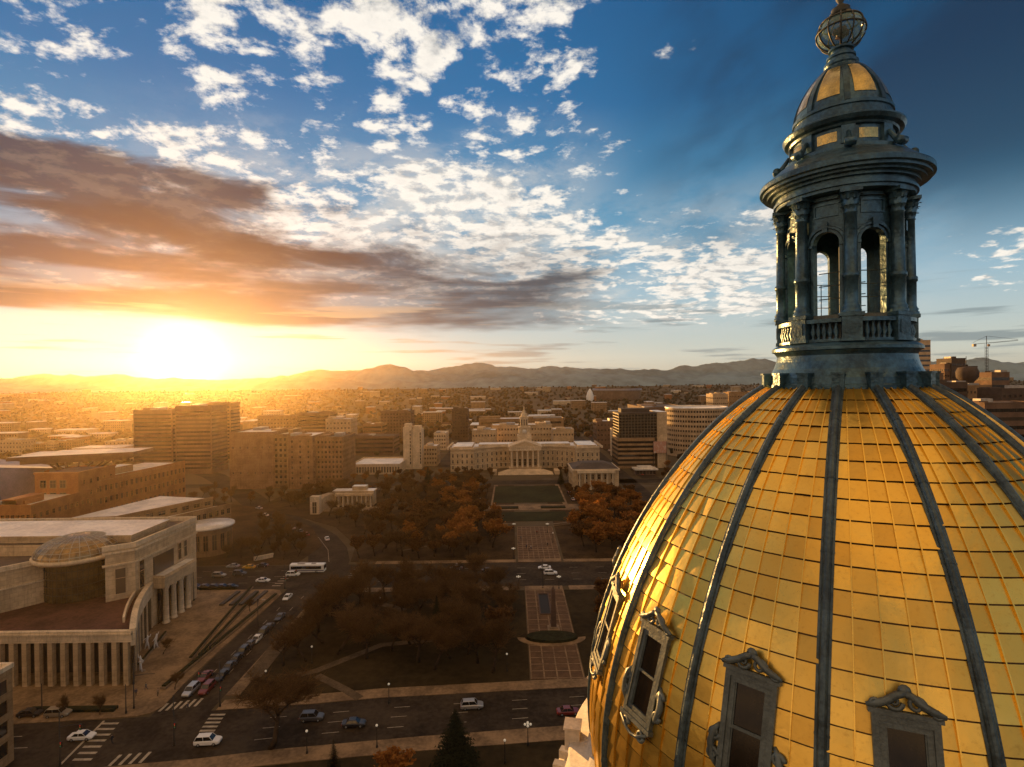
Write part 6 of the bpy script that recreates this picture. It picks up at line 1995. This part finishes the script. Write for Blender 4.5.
def far_houses():
    """low houses, sheds and flat blocks scattered out over the plain"""
    q = random.Random(17)
    ms = [cream, tan_w, white_st, brown, brick]
    protos = []
    for w_, d_, h_, gable in ((12, 9, 4.5, 1), (10, 14, 5, 1), (26, 16, 7, 0), (44, 22, 8, 0), (18, 16, 13, 0), (30, 14, 18, 0)):
        for k in range(2):
            b = MB(); m_ = ms[(len(protos)) % 5]
            b.box(-w_ / 2, w_ / 2, 0, d_, 0, h_)
            if gable:
                b.add([(-w_ / 2 - .5, -.5, h_), (w_ / 2 + .5, -.5, h_), (w_ / 2 + .5, d_ + .5, h_), (-w_ / 2 - .5, d_ + .5, h_), (-w_ / 2 - .5, d_ / 2, h_ + d_ * .3), (w_ / 2 + .5, d_ / 2, h_ + d_ * .3)],
                      [(0, 1, 5, 4), (2, 3, 4, 5), (0, 4, 3), (1, 2, 5)], 1)
            else:
                b.box(-w_ / 2 - .3, w_ / 2 + .3, -.3, d_ + .3, h_ + .002, h_ + .7, 1)
            n = int(w_ / 3)
            for r in range(max(1, int(h_ / 3.4))):
                for i in range(n):
                    x = -w_ / 2 + w_ * (i + .5) / n; z = 1.2 + 3.4 * r
                    b.face([(x - .6, -.03, z), (x + .6, -.03, z), (x + .6, -.03, z + 1.5), (x - .6, -.03, z + 1.5)], 2)
            protos.append((b.raw('house' if gable else 'low_block', [m_, (roof_d if k else roof_r) if gable else roof_w, glass_d]), gable))
    n = 0; placed = []
    while n < 290:
        y = 470 * (2600 / 470) ** (q.random() ** 1.1)
        x = q.uniform(-0.95, 0.95) * y
        if y < 760 and -230 < x < 240:
            continue
        if -62 < x < -48 or 88 < x < 100 or any((x - a) ** 2 + (y - b) ** 2 < 38 ** 2 for a, b in placed):
            continue
        placed.append((x, y))
        me, g = protos[q.randrange(len(protos))]
        o = link('house' if g else 'low_block', me, None, (x, y, rise(y) - 0.05), q.choice((0, 0, pi / 2, 0.1)))
        if g:
            tag(o, 'small gabled house among the distant trees of the plain', 'house', 'gabled houses out on the plain')
        else:
            tag(o, 'flat roofed low block among the distant trees of the plain', 'building', 'flat roofed blocks out on the plain')
        n += 1


far_houses()

# ------------------------------------------------------------------ vehicles
tyre_m = mat('tyre_rubber', (0.015, 0.015, 0.015), 0.85, 0, 0.2, 5)
rim_m = mat('wheel_rim', (0.35, 0.35, 0.34), 0.35, 0.8, 0.1, 5)
auto_glass = mat('car_glass', (0.012, 0.013, 0.014), 0.06, 0, 0.1, 2, spec=0.8)
lamp_white = mat('headlight_glass', (0.85, 0.80, 0.68), 0.2, 0, 0.05, 5, emit=(1.0, 0.86, 0.6, 0.5))
lamp_red = mat('tail_light_glass', (0.45, 0.02, 0.015), 0.25, 0, 0.1, 5, emit=(1.0, 0.06, 0.03, 0.25))


def paint_mat(name, c, metal=0.25):
    return mat('car_paint_' + name, c, 0.28, metal, 0.06, 1.5, spec=0.6)


PAINT = {'white': paint_mat('white', (0.72, 0.70, 0.66), 0), 'silver': paint_mat('silver', (0.46, 0.45, 0.43), 0.6), 'dark grey': paint_mat('grey', (0.075, 0.075, 0.078), 0.4),
         'black': paint_mat('black', (0.018, 0.018, 0.02), 0.2), 'red': paint_mat('red', (0.17, 0.022, 0.014), 0.1), 'yellow': paint_mat('yellow', (0.62, 0.36, 0.03), 0), 'blue': paint_mat('blue', (0.035, 0.06, 0.13), 0.3),
         'tan': paint_mat('tan', (0.36, 0.29, 0.20), 0.3)}


def car_meshes(kind):
    """body facing +X, 0 at the middle of its length on the road"""
    if kind == 'sedan':
        Lh, W, sh, cab = 2.3, 0.90, 0.92, (-1.55, -0.95, 0.45, 1.15); top = 1.43
    elif kind == 'wagon':
        Lh, W, sh, cab = 2.35, 0.94, 1.05, (-2.20, -1.85, 0.55, 1.15); top = 1.72
    else:
        Lh, W, sh, cab = 2.85, 0.98, 1.12, (-0.75, -0.60, 0.80, 1.35); top = 1.85
    b = MB()
    st = [(-Lh, .78, .42, sh - .12), (-Lh + .08, .90, .32, sh - .02), (-Lh + .5, 1.0, .26, sh), (-1.0, 1.0, .24, sh), (0.6, 1.0, .24, sh), (1.2, 1.0, .25, sh - .03), (Lh - .45, .97, .28, sh - .14), (Lh - .1, .86, .34, sh - .24), (Lh, .74, .42, sh - .34)]
    rings = []
    for x, w_, z0, z1 in st:
        hw = W * w_
        rings.append([(x, -hw * .93, z0), (x, -hw, z0 + .16), (x, -hw, z1 - .16), (x, -hw * .90, z1), (x, hw * .90, z1), (x, hw, z1 - .16), (x, hw, z0 + .16), (x, hw * .93, z0)])
    vs = [p for r in rings for p in r]
    fs = [(i * 8 + k, i * 8 + (k + 1) % 8, (i + 1) * 8 + (k + 1) % 8, (i + 1) * 8 + k) for i in range(len(st) - 1) for k in range(8)]
    fs += [tuple(range(8))[::-1], tuple(range((len(st) - 1) * 8, len(st) * 8))]
    b.add(vs, fs, 0, False)
    x0, x1, x2, x3 = cab
    wt = W * .74
    b.add([(x1, -wt, top - .03), (x2, -wt, top - .03), (x2, wt, top - .03), (x1, wt, top - .03), (x1 + .1, -wt * .85, top + .02), (x2 - .1, -wt * .85, top + .02), (x2 - .1, wt * .85, top + .02), (x1 + .1, wt * .85, top + .02)],
          [(4, 5, 6, 7), (0, 1, 5, 4), (1, 2, 6, 5), (2, 3, 7, 6), (3, 0, 4, 7), (3, 2, 1, 0)])
    wb = W * .90
    for s in (-1, 1):                                   # pillars
        for (xa, xb) in ((x0, x1), (x3, x2), ((x0 + x3) / 2, (x1 + x2) / 2)):
            b.tube([(xa, s * wb, sh - .02), (xb, s * wt, top - .02)], 0.045, 4)
    if kind == 'pickup':
        b.box(-Lh + .1, -0.8, -W * .93, -W * .84, sh + .003, sh + .14); b.box(-Lh + .1, -0.8, W * .84, W * .93, sh + .003, sh + .14); b.box(-Lh + .05, -Lh + .14, -W * .83, W * .83, sh + .003, sh + .12)
    body = b.mesh('body', [PAINT['white']])
    g = MB(); e = .02
    g.add([(x0, -wb + e, sh - .01), (x3, -wb + e, sh - .01), (x3, wb - e, sh - .01), (x0, wb - e, sh - .01), (x1, -wt + e, top - .035), (x2, -wt + e, top - .035), (x2, wt - e, top - .035), (x1, wt - e, top - .035)],
          [(0, 1, 5, 4), (1, 2, 6, 5), (2, 3, 7, 6), (3, 0, 4, 7)])
    glass = g.mesh('window', [auto_glass])
    w = MB()
    w.lathe([(0.0, -.11), (.26, -.11), (.32, -.09), (.33, 0), (.32, .09), (.26, .11), (0.0, .11)], 16)
    w.v = [(x, z, y) for x, y, z in w.v]
    wheel = w.mesh('wheel', [tyre_m])
    r = MB(); r.lathe([(0, -.125), (.19, -.122), (.2, -.10), (.2, .10), (.19, .122), (0, .125)], 12); r.v = [(x, z, y) for x, y, z in r.v]
    rim = r.mesh('rim', [rim_m])
    h = MB(); h.box(-.06, .05, -.16, .16, -.07, .07); hl = h.mesh('headlight', [lamp_white])
    h = MB(); h.box(-.05, .06, -.15, .15, -.08, .08); tl = h.mesh('tail_light', [lamp_red])
    return dict(body=body, glass=glass, wheel=wheel, rim=rim, hl=hl, tl=tl, L=Lh, W=W, sh=sh)


CARM = {k: car_meshes(k) for k in ('sedan', 'wagon', 'pickup')}


def car(kind, colour, px, py, rz, label, group=None, z=0.045, name=None):
    M_ = CARM[kind]
    p = at(px, py)
    t = thing(name or ('pickup_truck' if kind == 'pickup' else 'parked_car' if group and 'parked' in group else 'car'), label, 'car', (p.x, p.y, z), rz, group)
    b = link('body', M_['body'], t)
    b.material_slots[0].link = 'OBJECT'; b.material_slots[0].material = PAINT[colour]
    link('window', M_['glass'], t)
    for sx in (-1, 1):
        for sy in (-1, 1):
            w = link('wheel', M_['wheel'], t, (sx * M_['L'] * .60, sy * (M_['W'] - .08), .33)); link('rim', M_['rim'], w)
    for sy in (-1, 1):
        link('headlight', M_['hl'], t, (M_['L'] - .06, sy * M_['W'] * .56, M_['sh'] - .34 + .02 - .1))
        link('tail_light', M_['tl'], t, (-M_['L'] + .04, sy * M_['W'] * .62, M_['sh'] - .26))
    return t


def traffic():
    sl = atan2(lin(LU, 30) - lin(LU, -30), 60)          # direction of the front street
    up, dn = pi / 2, -pi / 2
    # front street
    car('wagon', 'silver', 472, 708, sl, 'silver estate car driving alone on the front street above the spruce')
    car('sedan', 'black', 354, 726, sl, 'black car on the front street right of the big bare tree')
    car('wagon', 'dark grey', 312, 720, sl, 'dark grey car with bright rear lamps half behind the big bare tree')
    car('sedan', 'red', 568, 714, sl, 'dark red car at the left foot of the gold dome')
    car('sedan', 'white', 82, 739, sl, 'white car waiting before the striped crossing at the lower left')
    car('wagon', 'white', 208, 744, sl, 'white estate car turning by the lower right crossing of the junction')
    car('wagon', 'tan', 58, 716, sl, 'pale car with a roof rack parked at the kerb below the long colonnade', 'cars parked below the colonnade')
    car('sedan', 'black', 30, 716, sl, 'black car parked at the kerb left of the pale one below the colonnade', 'cars parked below the colonnade')
    # queue on the avenue, front to back
    for kind, col, px, py, lab in (('wagon', 'silver', 191, 693, 'silver estate car heading the left lane of the avenue queue'), ('wagon', 'red', 207, 691, 'red car heading the right lane of the avenue queue'),
                                   ('sedan', 'red', 205, 679, 'red car second in the left lane of the avenue queue'), ('sedan', 'black', 222, 678, 'black car second in the right lane of the avenue queue'),
                                   ('sedan', 'dark grey', 229, 669, 'grey car third in the right lane of the avenue queue'), ('sedan', 'black', 236, 661.5, 'black car fourth in the right lane of the avenue queue'),
                                   ('wagon', 'black', 243, 654, 'black car fifth in the right lane of the avenue queue'), ('sedan', 'dark grey', 250, 647, 'grey car sixth in the right lane of the avenue queue'),
                                   ('sedan', 'white', 257, 641, 'white car seventh in the right lane of the avenue queue'), ('wagon', 'black', 263, 635, 'black car eighth in the right lane of the avenue queue'),
                                   ('sedan', 'dark grey', 268.5, 629.5, 'grey car ninth in the right lane of the avenue queue'), ('sedan', 'dark grey', 280, 619, 'grey car last in the right lane of the avenue queue'),
                                   ('sedan', 'white', 287.5, 599, 'white car alone on the avenue just below the cross street')):
        car(kind, col, px, py, dn, lab)
    # cross street
    for kind, col, px, py, lab in (('sedan', 'white', 263, 582, 'white car at the near kerb of the cross street by the courthouse plaza'), ('wagon', 'white', 293, 576, 'white car on the cross street below the bus'),
                                   ('sedan', 'yellow', 249, 568.5, 'yellow taxi on the far side of the cross street'), ('sedan', 'black', 262, 567, 'black car in front of the yellow taxi'),
                                   ('sedan', 'silver', 233, 567.5, 'silver car behind the yellow taxi'), ('wagon', 'dark grey', 239.5, 575, 'dark grey car in the middle lane below the taxi'),
                                   ('wagon', 'tan', 219, 577, 'pale roofed car in the middle lane left of the others'), ('sedan', 'white', 544.5, 569, 'white car, the upper of two on the cross street at the mall'),
                                   ('wagon', 'white', 550.5, 574.5, 'white car, the lower of two on the cross street at the mall'), ('sedan', 'black', 488, 572, 'black car on the cross street behind the spreading bare tree'),
                                   ('sedan', 'dark grey', 456, 569.5, 'grey car on the cross street farther left than the black one')):
        car(kind, col, px, py, 0.0 if py > 571 else pi, lab)
    for i, (px, col) in enumerate(((196, 'black'), (205, 'dark grey'), (214, 'black'), (222.5, 'blue'), (231, 'black'))):
        car('sedan', col, px, 588.5, 0.0, ('%s car parked at the plaza kerb, %s from the courthouse portico' % (col, ('first', 'second', 'third', 'fourth', 'fifth')[i])), 'cars parked at the plaza kerb')
    # curved street
    for kind, col, px, py, rz, lab in (('sedan', 'red', 306, 535.5, 2.3, 'dark red car rounding the bend of the curved street'), ('sedan', 'white', 327, 540, 2.0, 'white car in the outer lane of the curved street'),
                                       ('sedan', 'silver', 291.5, 529, 2.5, 'silver car behind the red one on the curved street'), ('sedan', 'dark grey', 300, 532.5, 2.4, 'grey car just behind the red one on the curved street'),
                                       ('sedan', 'white', 265, 516, 2.6, 'white car at the crossing where the curved street straightens'), ('sedan', 'dark grey', 272, 519, 2.6, 'grey car near the crossing of the curved street'),
                                       ('sedan', 'silver', 259, 509, 2.6, 'silver car farthest away on the curved street')):
        car(kind, col, px, py, rz, lab)
    for i, (px, py, col) in enumerate(((569, 492, 'white'), (571, 496, 'silver'), (573, 500, 'white'), (570.5, 487, 'dark grey'))):
        car('sedan', col, px, py, up, '%s car parked left of the small columned hall, %s from the near end' % (col, ('third', 'second', 'first', 'fourth')[i]), 'cars parked beside the columned hall')
    q = random.Random(3)
    for i in range(26):
        y = 395 + i * 11 + q.uniform(-2, 2); x = 91.2 + 3.0 * (i % 3)
        M_ = rnd.choice(('sedan', 'sedan', 'wagon'))
        t = car(M_, q.choice(('white', 'silver', 'dark grey', 'black', 'red')), 600, 600, up if i % 3 == 0 else dn, 'small car in the traffic of the street right of the city hall', 'cars on the street right of the city hall')
        t.location = (x, y, 0.06)
    # the bus
    p = at(308, 572)
    t = thing('city_bus', 'long white city bus crossing the junction of avenue and cross street', 'bus', (p.x, p.y, 0.045), 0)
    b = MB(); L, W = 6.1, 1.3
    prof = [(-W, .35), (-W, 2.6), (-W + .12, 2.92), (-W + .4, 3.05), (W - .4, 3.05), (W - .12, 2.92), (W, 2.6), (W, .35)]
    vs = [(x, y, z) for x in (-L, L) for y, z in prof]
    b.add(vs, [(k, (k + 1) % 8, 8 + (k + 1) % 8, 8 + k) for k in range(8)] + [tuple(range(8))[::-1], tuple(range(8, 16))])
    b.build('body', [PAINT['white']], t)
    b = MB(); b.box(-L + .4, L - .9, -W - .02, -W + .03, 1.35, 2.45); b.box(-L + .4, L - .9, W - .03, W + .02, 1.35, 2.45); b.box(L - .05, L + .03, -W + .12, W - .12, 1.2, 2.6); b.build('window', [auto_glass], t)
    b = MB(); b.box(-L - .01, L + .005, -W - .012, -W + .02, .75, 1.05); b.build('stripe_panel', [PAINT['blue']], t)
    b = MB(); b.box(-3.5, -1, -.8, .8, 3.05, 3.3); b.box(1.5, 3, -.7, .7, 3.05, 3.25); b.build('roof_unit', [unit_m], t)
    for sx in (-3.6, 3.4):
        for sy in (-1, 1):
            w = link('wheel', CARM['sedan']['wheel'], t, (sx, sy * (W - .1), .48)); w.scale = (1.45, 1.3, 1.45); link('rim', CARM['sedan']['rim'], w)
    for sy in (-1, 1):
        link('headlight', CARM['sedan']['hl'], t, (L - .02, sy * .9, .8))


traffic()

# ------------------------------------------------------------------ lamps, signals, sculpture, people
globe_m = mat('milk_globe', (0.60, 0.55, 0.45), 0.35, 0, 0.05, 3, emit=(1.0, 0.85, 0.6, 0.10))


def lamps():
    pm = MB(); pm.lathe([(.20, 0), (.20, .3), (.11, .5), (.08, 1.2), (.06, 3.7), (.10, 3.8), (.10, 3.9)], 10)
    arm = MB()
    for k in range(4):
        a = pi / 2 * k
        arm.tube([(0, 0, 3.6), (.3 * cos(a), .3 * sin(a), 3.5), (.52 * cos(a), .52 * sin(a), 3.7)], .03, 5)
    gm = MB(); gm.lathe([(.23 * cos(t), .23 * sin(t)) for t in [-pi / 2 + pi * i / 10 for i in range(11)]], 14)
    pme, ame, gme = pm.mesh('post', [metal_d]), arm.mesh('arm', [metal_d]), gm.mesh('globe', [globe_m])
    spots = [(514, 533, 1, 'five-globe lamp at the far left corner of the paved plaza'), (547.5, 533, 1, 'five-globe lamp at the far right corner of the paved plaza'),
             (513.5, 559, 1, 'five-globe lamp at the near left corner of the paved plaza'), (553, 543, 0, 'single-globe lamp at the right rim of the paved plaza'),
             (518.6, 589, 1, 'five-globe lamp left of the brick mall at the cross street'), (559, 589, 1, 'five-globe lamp right of the brick mall at the cross street'),
             (507, 672, 0, 'single-globe lamp on the dark lawn left of the oval hedge'), (389, 704, 0, 'single-globe lamp on the far pavement of the front street'),
             (377, 748, 0, 'single-globe lamp on the near pavement right of the orange tree'), (307, 754, 0, 'single-globe lamp on the near pavement next to the big bare tree'),
             (528, 746, 1, 'five-globe lamp at the bottom near the foot of the gold dome'), (505, 764, 0, 'single-globe lamp at the bottom edge right of the spruce'),
             (266, 690, 0, 'single-globe lamp at the start of the park path'), (380, 612, 0, 'single-globe lamp among the bare trees of the front park'),
             (480, 506, 0, 'single-globe lamp left of the green lawn'), (312, 664, 0, 'single-globe lamp between the two park paths'), (602, 636, 0, 'single-globe lamp half hidden by the dome edge')]
    for px, py, multi, lab in spots:
        p = at(px, py)
        t = thing('park_lamp', lab, 'lamp', (p.x, p.y, 0.13), 0, 'globe lamps of the park')
        link('post', pme, t); link('globe', gme, t, (0, 0, 4.10))
        if multi:
            link('arm', ame, t)
            for k in range(4):
                link('globe', gme, t, (.52 * cos(pi / 2 * k), .52 * sin(pi / 2 * k), 3.92))
    # traffic signals and tall street posts
    sg = MB(); sg.box(-.18, .18, -.14, .14, -.5, .5)
    sh = sg.mesh('signal_head', [metal_d])
    ln = MB(); ln.lathe([(0, 0), (.11, 0), (.11, .03), (0, .03)], 10); ln.v = [(x, -z, y) for x, y, z in ln.v]
    lmes = [ln.mesh('lens', [mat('lens_' + n, c, .3, emit=(*c, e))]) for n, c, e in (('red', (.5, .03, .02), .3), ('amber', (.4, .2, .03), .05), ('green', (.03, .3, .15), .05))]
    posts = [(134, 709, 9.5, 4.5, 0, 'tall signal post on the rounded corner of the courthouse plaza'), (220, 707, 9.5, -4.5, 1, 'tall signal post on the park corner by the lower right crossing'),
             (174, 746, 9.5, 0, 1, 'tall post in the near right of the junction'), (42, 713, 6.0, 0, 0, 'slim post on the pavement below the long colonnade'),
             (60, 766, 9.5, 4, 1, 'tall signal post at the bottom left junction corner'), (285, 589, 8.0, 4.0, 1, 'signal post at the plaza corner of avenue and cross street'),
             (258, 626, 7.0, 0, 0, 'slim street post on the avenue kerb of the plaza'), (126, 714, 6.0, 0, 0, 'slim post right of the colonnade on the plaza'),
             (452, 586, 7.0, 0, 0, 'dark street post at the near kerb of the cross street'), (194, 601, 9.0, 0, 0, 'pale flagpole beside the courthouse portico')]
    for px, py, h, armL, sig, lab in posts:
        p = at(px, py)
        t = thing('signal_post' if sig else 'street_post', lab, 'post', (p.x, p.y, 0.12), 0)
        b = MB(); b.lathe([(.22, 0), (.2, .4), (.12, .6), (.08, h), (0, h + .02)], 10); b.build('post', [metal_d], t)
        if armL:
            b = MB(); b.tube([(0, 0, h * .72), (armL * .5, 0, h * .76), (armL, 0, h * .77)], [.08, .06, .05], 6); b.build('mast_arm', [metal_d], t)
        if sig:
            for x in ((armL * .95,) if armL else ()) + (0.25,):
                o = link('signal_head', sh, t, (x, 0, h * .77 - .45 if x != .25 else h * .4))
                for k in range(3):
                    link('lens', lmes[k], o, (0, -.145, .3 - .3 * k))
        elif h > 6.5 and px != 194:
            b = MB(); b.tube([(0, 0, h - .1), (1.6, 0, h + .25)], .05, 5); b.build('mast_arm', [metal_d], t)
            b = MB(); b.box(1.2, 2.1, -.16, .16, h + .2, h + .34); b.build('lamp_head', [unit_m], t)


def plaza_things():
    # three white twisted figures of sculpture
    wm = mat('white_enamel', (0.78, 0.75, 0.70), 0.4, 0, 0.06, 1)
    for i, (px, py, lab) in enumerate(((147, 650, 'white twisted sculpture on the plaza, left of the rear pair'), (156, 649, 'white twisted sculpture on the plaza, right of the rear pair'), (141, 672, 'white twisted sculpture standing alone nearer the street'))):
        p = at(px, py)
        t = thing('sculpture', lab, 'sculpture', (p.x, p.y, 0.15), i * 1.3, 'white sculptures on the courthouse plaza')
        b = MB()
        for s in (-1, 1):
            b.tube([(s * .55, 0, 0), (s * .35, .1, .9), (s * .1, .1, 1.7), (-s * .1, 0, 2.4)], [.10, .17, .24, .26], 8)
        b.tube([(0, 0, 2.1), (.1, 0, 2.8), (.25, 0, 3.3), (.2, 0, 3.7)], [.26, .30, .2, .1], 8)
        b.tube([(.1, 0, 3.0), (.7, .2, 3.3), (1.0, .1, 3.9)], [.14, .1, .06], 7); b.tube([(.1, 0, 2.9), (-.6, -.2, 2.7), (-.9, 0, 2.2)], [.14, .1, .06], 7)
        b.build('figure', [wm], t)
        b = MB(); b.lathe([(.9, 0), (.9, .12), (0, .12)], 20); b.build('base', [stone_m], t)
    # long stepped planters down the plaza
    for i, (a, b_, w_, lab) in enumerate((((190, 661), (252, 588), .9, 'long dark planter wall, inner of the two running down the plaza'), ((199, 658), (258, 594), .9, 'long dark planter wall, outer of the two running down the plaza'),
                                          ((138, 668), (166, 634), .6, 'short low wall by the white sculptures'), ((163, 690), (276, 596), 1.3, 'low kerbed planting strip along the avenue edge of the plaza'))):
        p, q = at(*a), at(*b_)
        t = thing('planter', lab, 'planter', (0, 0, 0))
        m_ = MB(); ribbon_mb(m_, [tuple(p[:2]), tuple(q[:2])], w_, .15, .65); m_.build('wall', [stone_m], t)
        d = (q - p).normalized()
        m_ = MB(); ribbon_mb(m_, [tuple((p + d * .2)[:2]), tuple((q - d * .2)[:2])], w_ * .7, .652, .95); m_.build('planting', [hedge_m], t)
    # broad steps with dark risers
    st = MB(); p = at(246, 588); r_ = mat('dark_riser', (0.05, 0.042, 0.034), 0.8, 0, 0.2, 1)
    for k in range(4):
        x = -90.5 + 3.0 * k
        st.box(x, x + 1.2, 170, 181, .15, .65); 
    t = tag(st.build('planter_bed', [r_]), 'row of four dark beds across the top of the plaza', 'planter bed')
    b = MB(); q0 = at(34, 712); b.box(q0.x - 1, q0.x + 17, q0.y - .6, q0.y + .9, .15, .7)
    tag(b.build('clipped_hedge', [hedge_m]), 'dark clipped hedge strip below the long colonnade', 'hedge')
    b = MB(); q0 = at(200, 590); b.box(q0.x, q0.x + 12, q0.y - .5, q0.y + .5, .15, 1.0)
    tag(b.build('clipped_hedge', [hedge_m]), 'dark hedge beside the cross street behind the portico', 'hedge')
    # a long pale bench wall on the side lawn
    b = MB(); q0 = at(264, 559); b.obox((q0.x, q0.y), (.75, .66), 3.6, .6, .12, 1.5)
    tag(b.build('sign_wall', [white_st]), 'small pale wall standing in the lawn inside the bend', 'wall')


def person_mesh(seed):
    q = random.Random(seed)
    me = bpy.data.meshes.new('person')
    st = 0.28 + .1 * q.random()
    V = [((0, 0, .95), .15), ((0, 0, 1.18), .15), ((0, 0, 1.40), .17), ((0, 0.01, 1.52), .065), ((0, .02, 1.60), .09), ((0, .02, 1.71), .085),
         ((.10, 0, .90), .10), ((.11, st * .5, .50), .07), ((.11, st * .4 - .06, .08), .045), ((.11, st * .4 + .10, .03), .04),
         ((-.10, 0, .90), .10), ((-.11, -st * .3, .50), .07), ((-.11, -st - .05, .09), .045), ((-.11, -st + .10, .03), .04),
         ((.20, 0, 1.40), .07), ((.25, -.10, 1.13), .05), ((.24, -.05, .88), .04), ((.24, -.02, .80), .04), ((-.20, 0, 1.40), .07), ((-.25, .10, 1.13), .05), ((-.24, .16, .90), .04), ((-.24, .18, .82), .04)]
    E = [(0, 1), (1, 2), (2, 3), (3, 4), (4, 5), (0, 6), (6, 7), (7, 8), (8, 9), (0, 10), (10, 11), (11, 12), (12, 13), (2, 14), (14, 15), (15, 16), (16, 17), (2, 18), (18, 19), (19, 20), (20, 21)]
    me.from_pydata([v for v, r in V], E, [])
    o = bpy.data.objects.new('person_frame', me); C.objects.link(o)
    sk = o.modifiers.new('skin', 'SKIN'); sb = o.modifiers.new('sub', 'SUBSURF'); sb.levels = 1; sb.render_levels = 1
    for i, (v, r) in enumerate(V):
        me.skin_vertices[0].data[i].radius = (r, r * .85)
    me.skin_vertices[0].data[0].use_root = True
    dg = bpy.context.evaluated_depsgraph_get()
    out = bpy.data.meshes.new_from_object(o.evaluated_get(dg))
    bpy.data.objects.remove(o)
    return out


def people():
    skin = mat('skin', (0.36, 0.22, 0.15), 0.6, 0, 0.1, 4)
    hair = mat('hair', (0.03, 0.02, 0.015), 0.7, 0, 0.2, 4)
    cl = [mat('cloth_' + n, c, 0.85, 0, 0.15, 4) for n, c in (('black', (.02, .02, .022)), ('navy', (.03, .04, .08)), ('grey', (.12, .12, .12)), ('red', (.22, .03, .025)), ('tan', (.26, .19, .12)), ('white', (.6, .58, .54)))]
    base = [person_mesh(i) for i in range(3)]
    hb = MB(); hb.lathe([(0.095 * cos(t), 0.105 * sin(t)) for t in [-.25 + (pi / 2 + .25) * i / 6 for i in range(7)]], 12)
    hme = hb.mesh('hair', [hair])
    spots = [(521, 540, 1, 2, 'person in a grey top walking near the left rim of the paved plaza', 0), (526.5, 549, 0, 1, 'person in a navy top in the middle of the paved plaza', 1), (529, 552, 0, 0, 'person in dark clothes beside the one in navy on the paved plaza', 2),
             (537, 534.5, 0, 3, 'person in a red top at the far end of the paved plaza', 0), (519, 544.5, 2, 4, 'person in a tan coat at the left rim of the paved plaza', 1), (547.5, 547, 0, 0, 'person in black at the right rim of the paved plaza', 2),
             (531, 549.5, 1, 5, 'person in a white top right of the pair on the paved plaza', 1), (210, 652, 0, 0, 'person in black between the two long planters on the courthouse plaza', 0), (136, 697, 0, 1, 'person in navy at the corner post of the courthouse plaza', 2),
             (146, 691, 1, 2, 'person in grey near the rounded corner of the plaza', 0), (158, 697, 0, 4, 'person in a tan coat waiting at the avenue crossing', 1), (258, 604, 0, 0, 'person in black walking along the avenue kerb of the plaza', 1),
             (112, 744, 0, 0, 'person in black crossing the striped lines at the lower left', 0), (188, 711, 0, 1, 'person in navy on the avenue crossing', 2)]
    for px, py, tr, tp, lab, m_ in spots:
        p = at(px, py)
        me = base[m_].copy()
        me.materials.clear()
        for q in (cl[tr], cl[tp], skin):
            me.materials.append(q)
        for f in me.polygons:
            z = f.center.z; x = abs(f.center.x)
            f.material_index = 2 if z > 1.50 or (z < .88 and x > .19 and z > .7) else (1 if z > .93 or x > .185 and z > .85 else 0)
            f.use_smooth = True
        o = link('person', me, None, (p.x, p.y, .16 if px > 200 and px != 188 else .155), rnd.uniform(0, 6.28))
        if px in (112, 188):
            o.location.z = .055
        tag(o, lab, 'person')
        link('hair', hme, o, (0, .015, 1.70))


lamps()
plaza_things()
people()
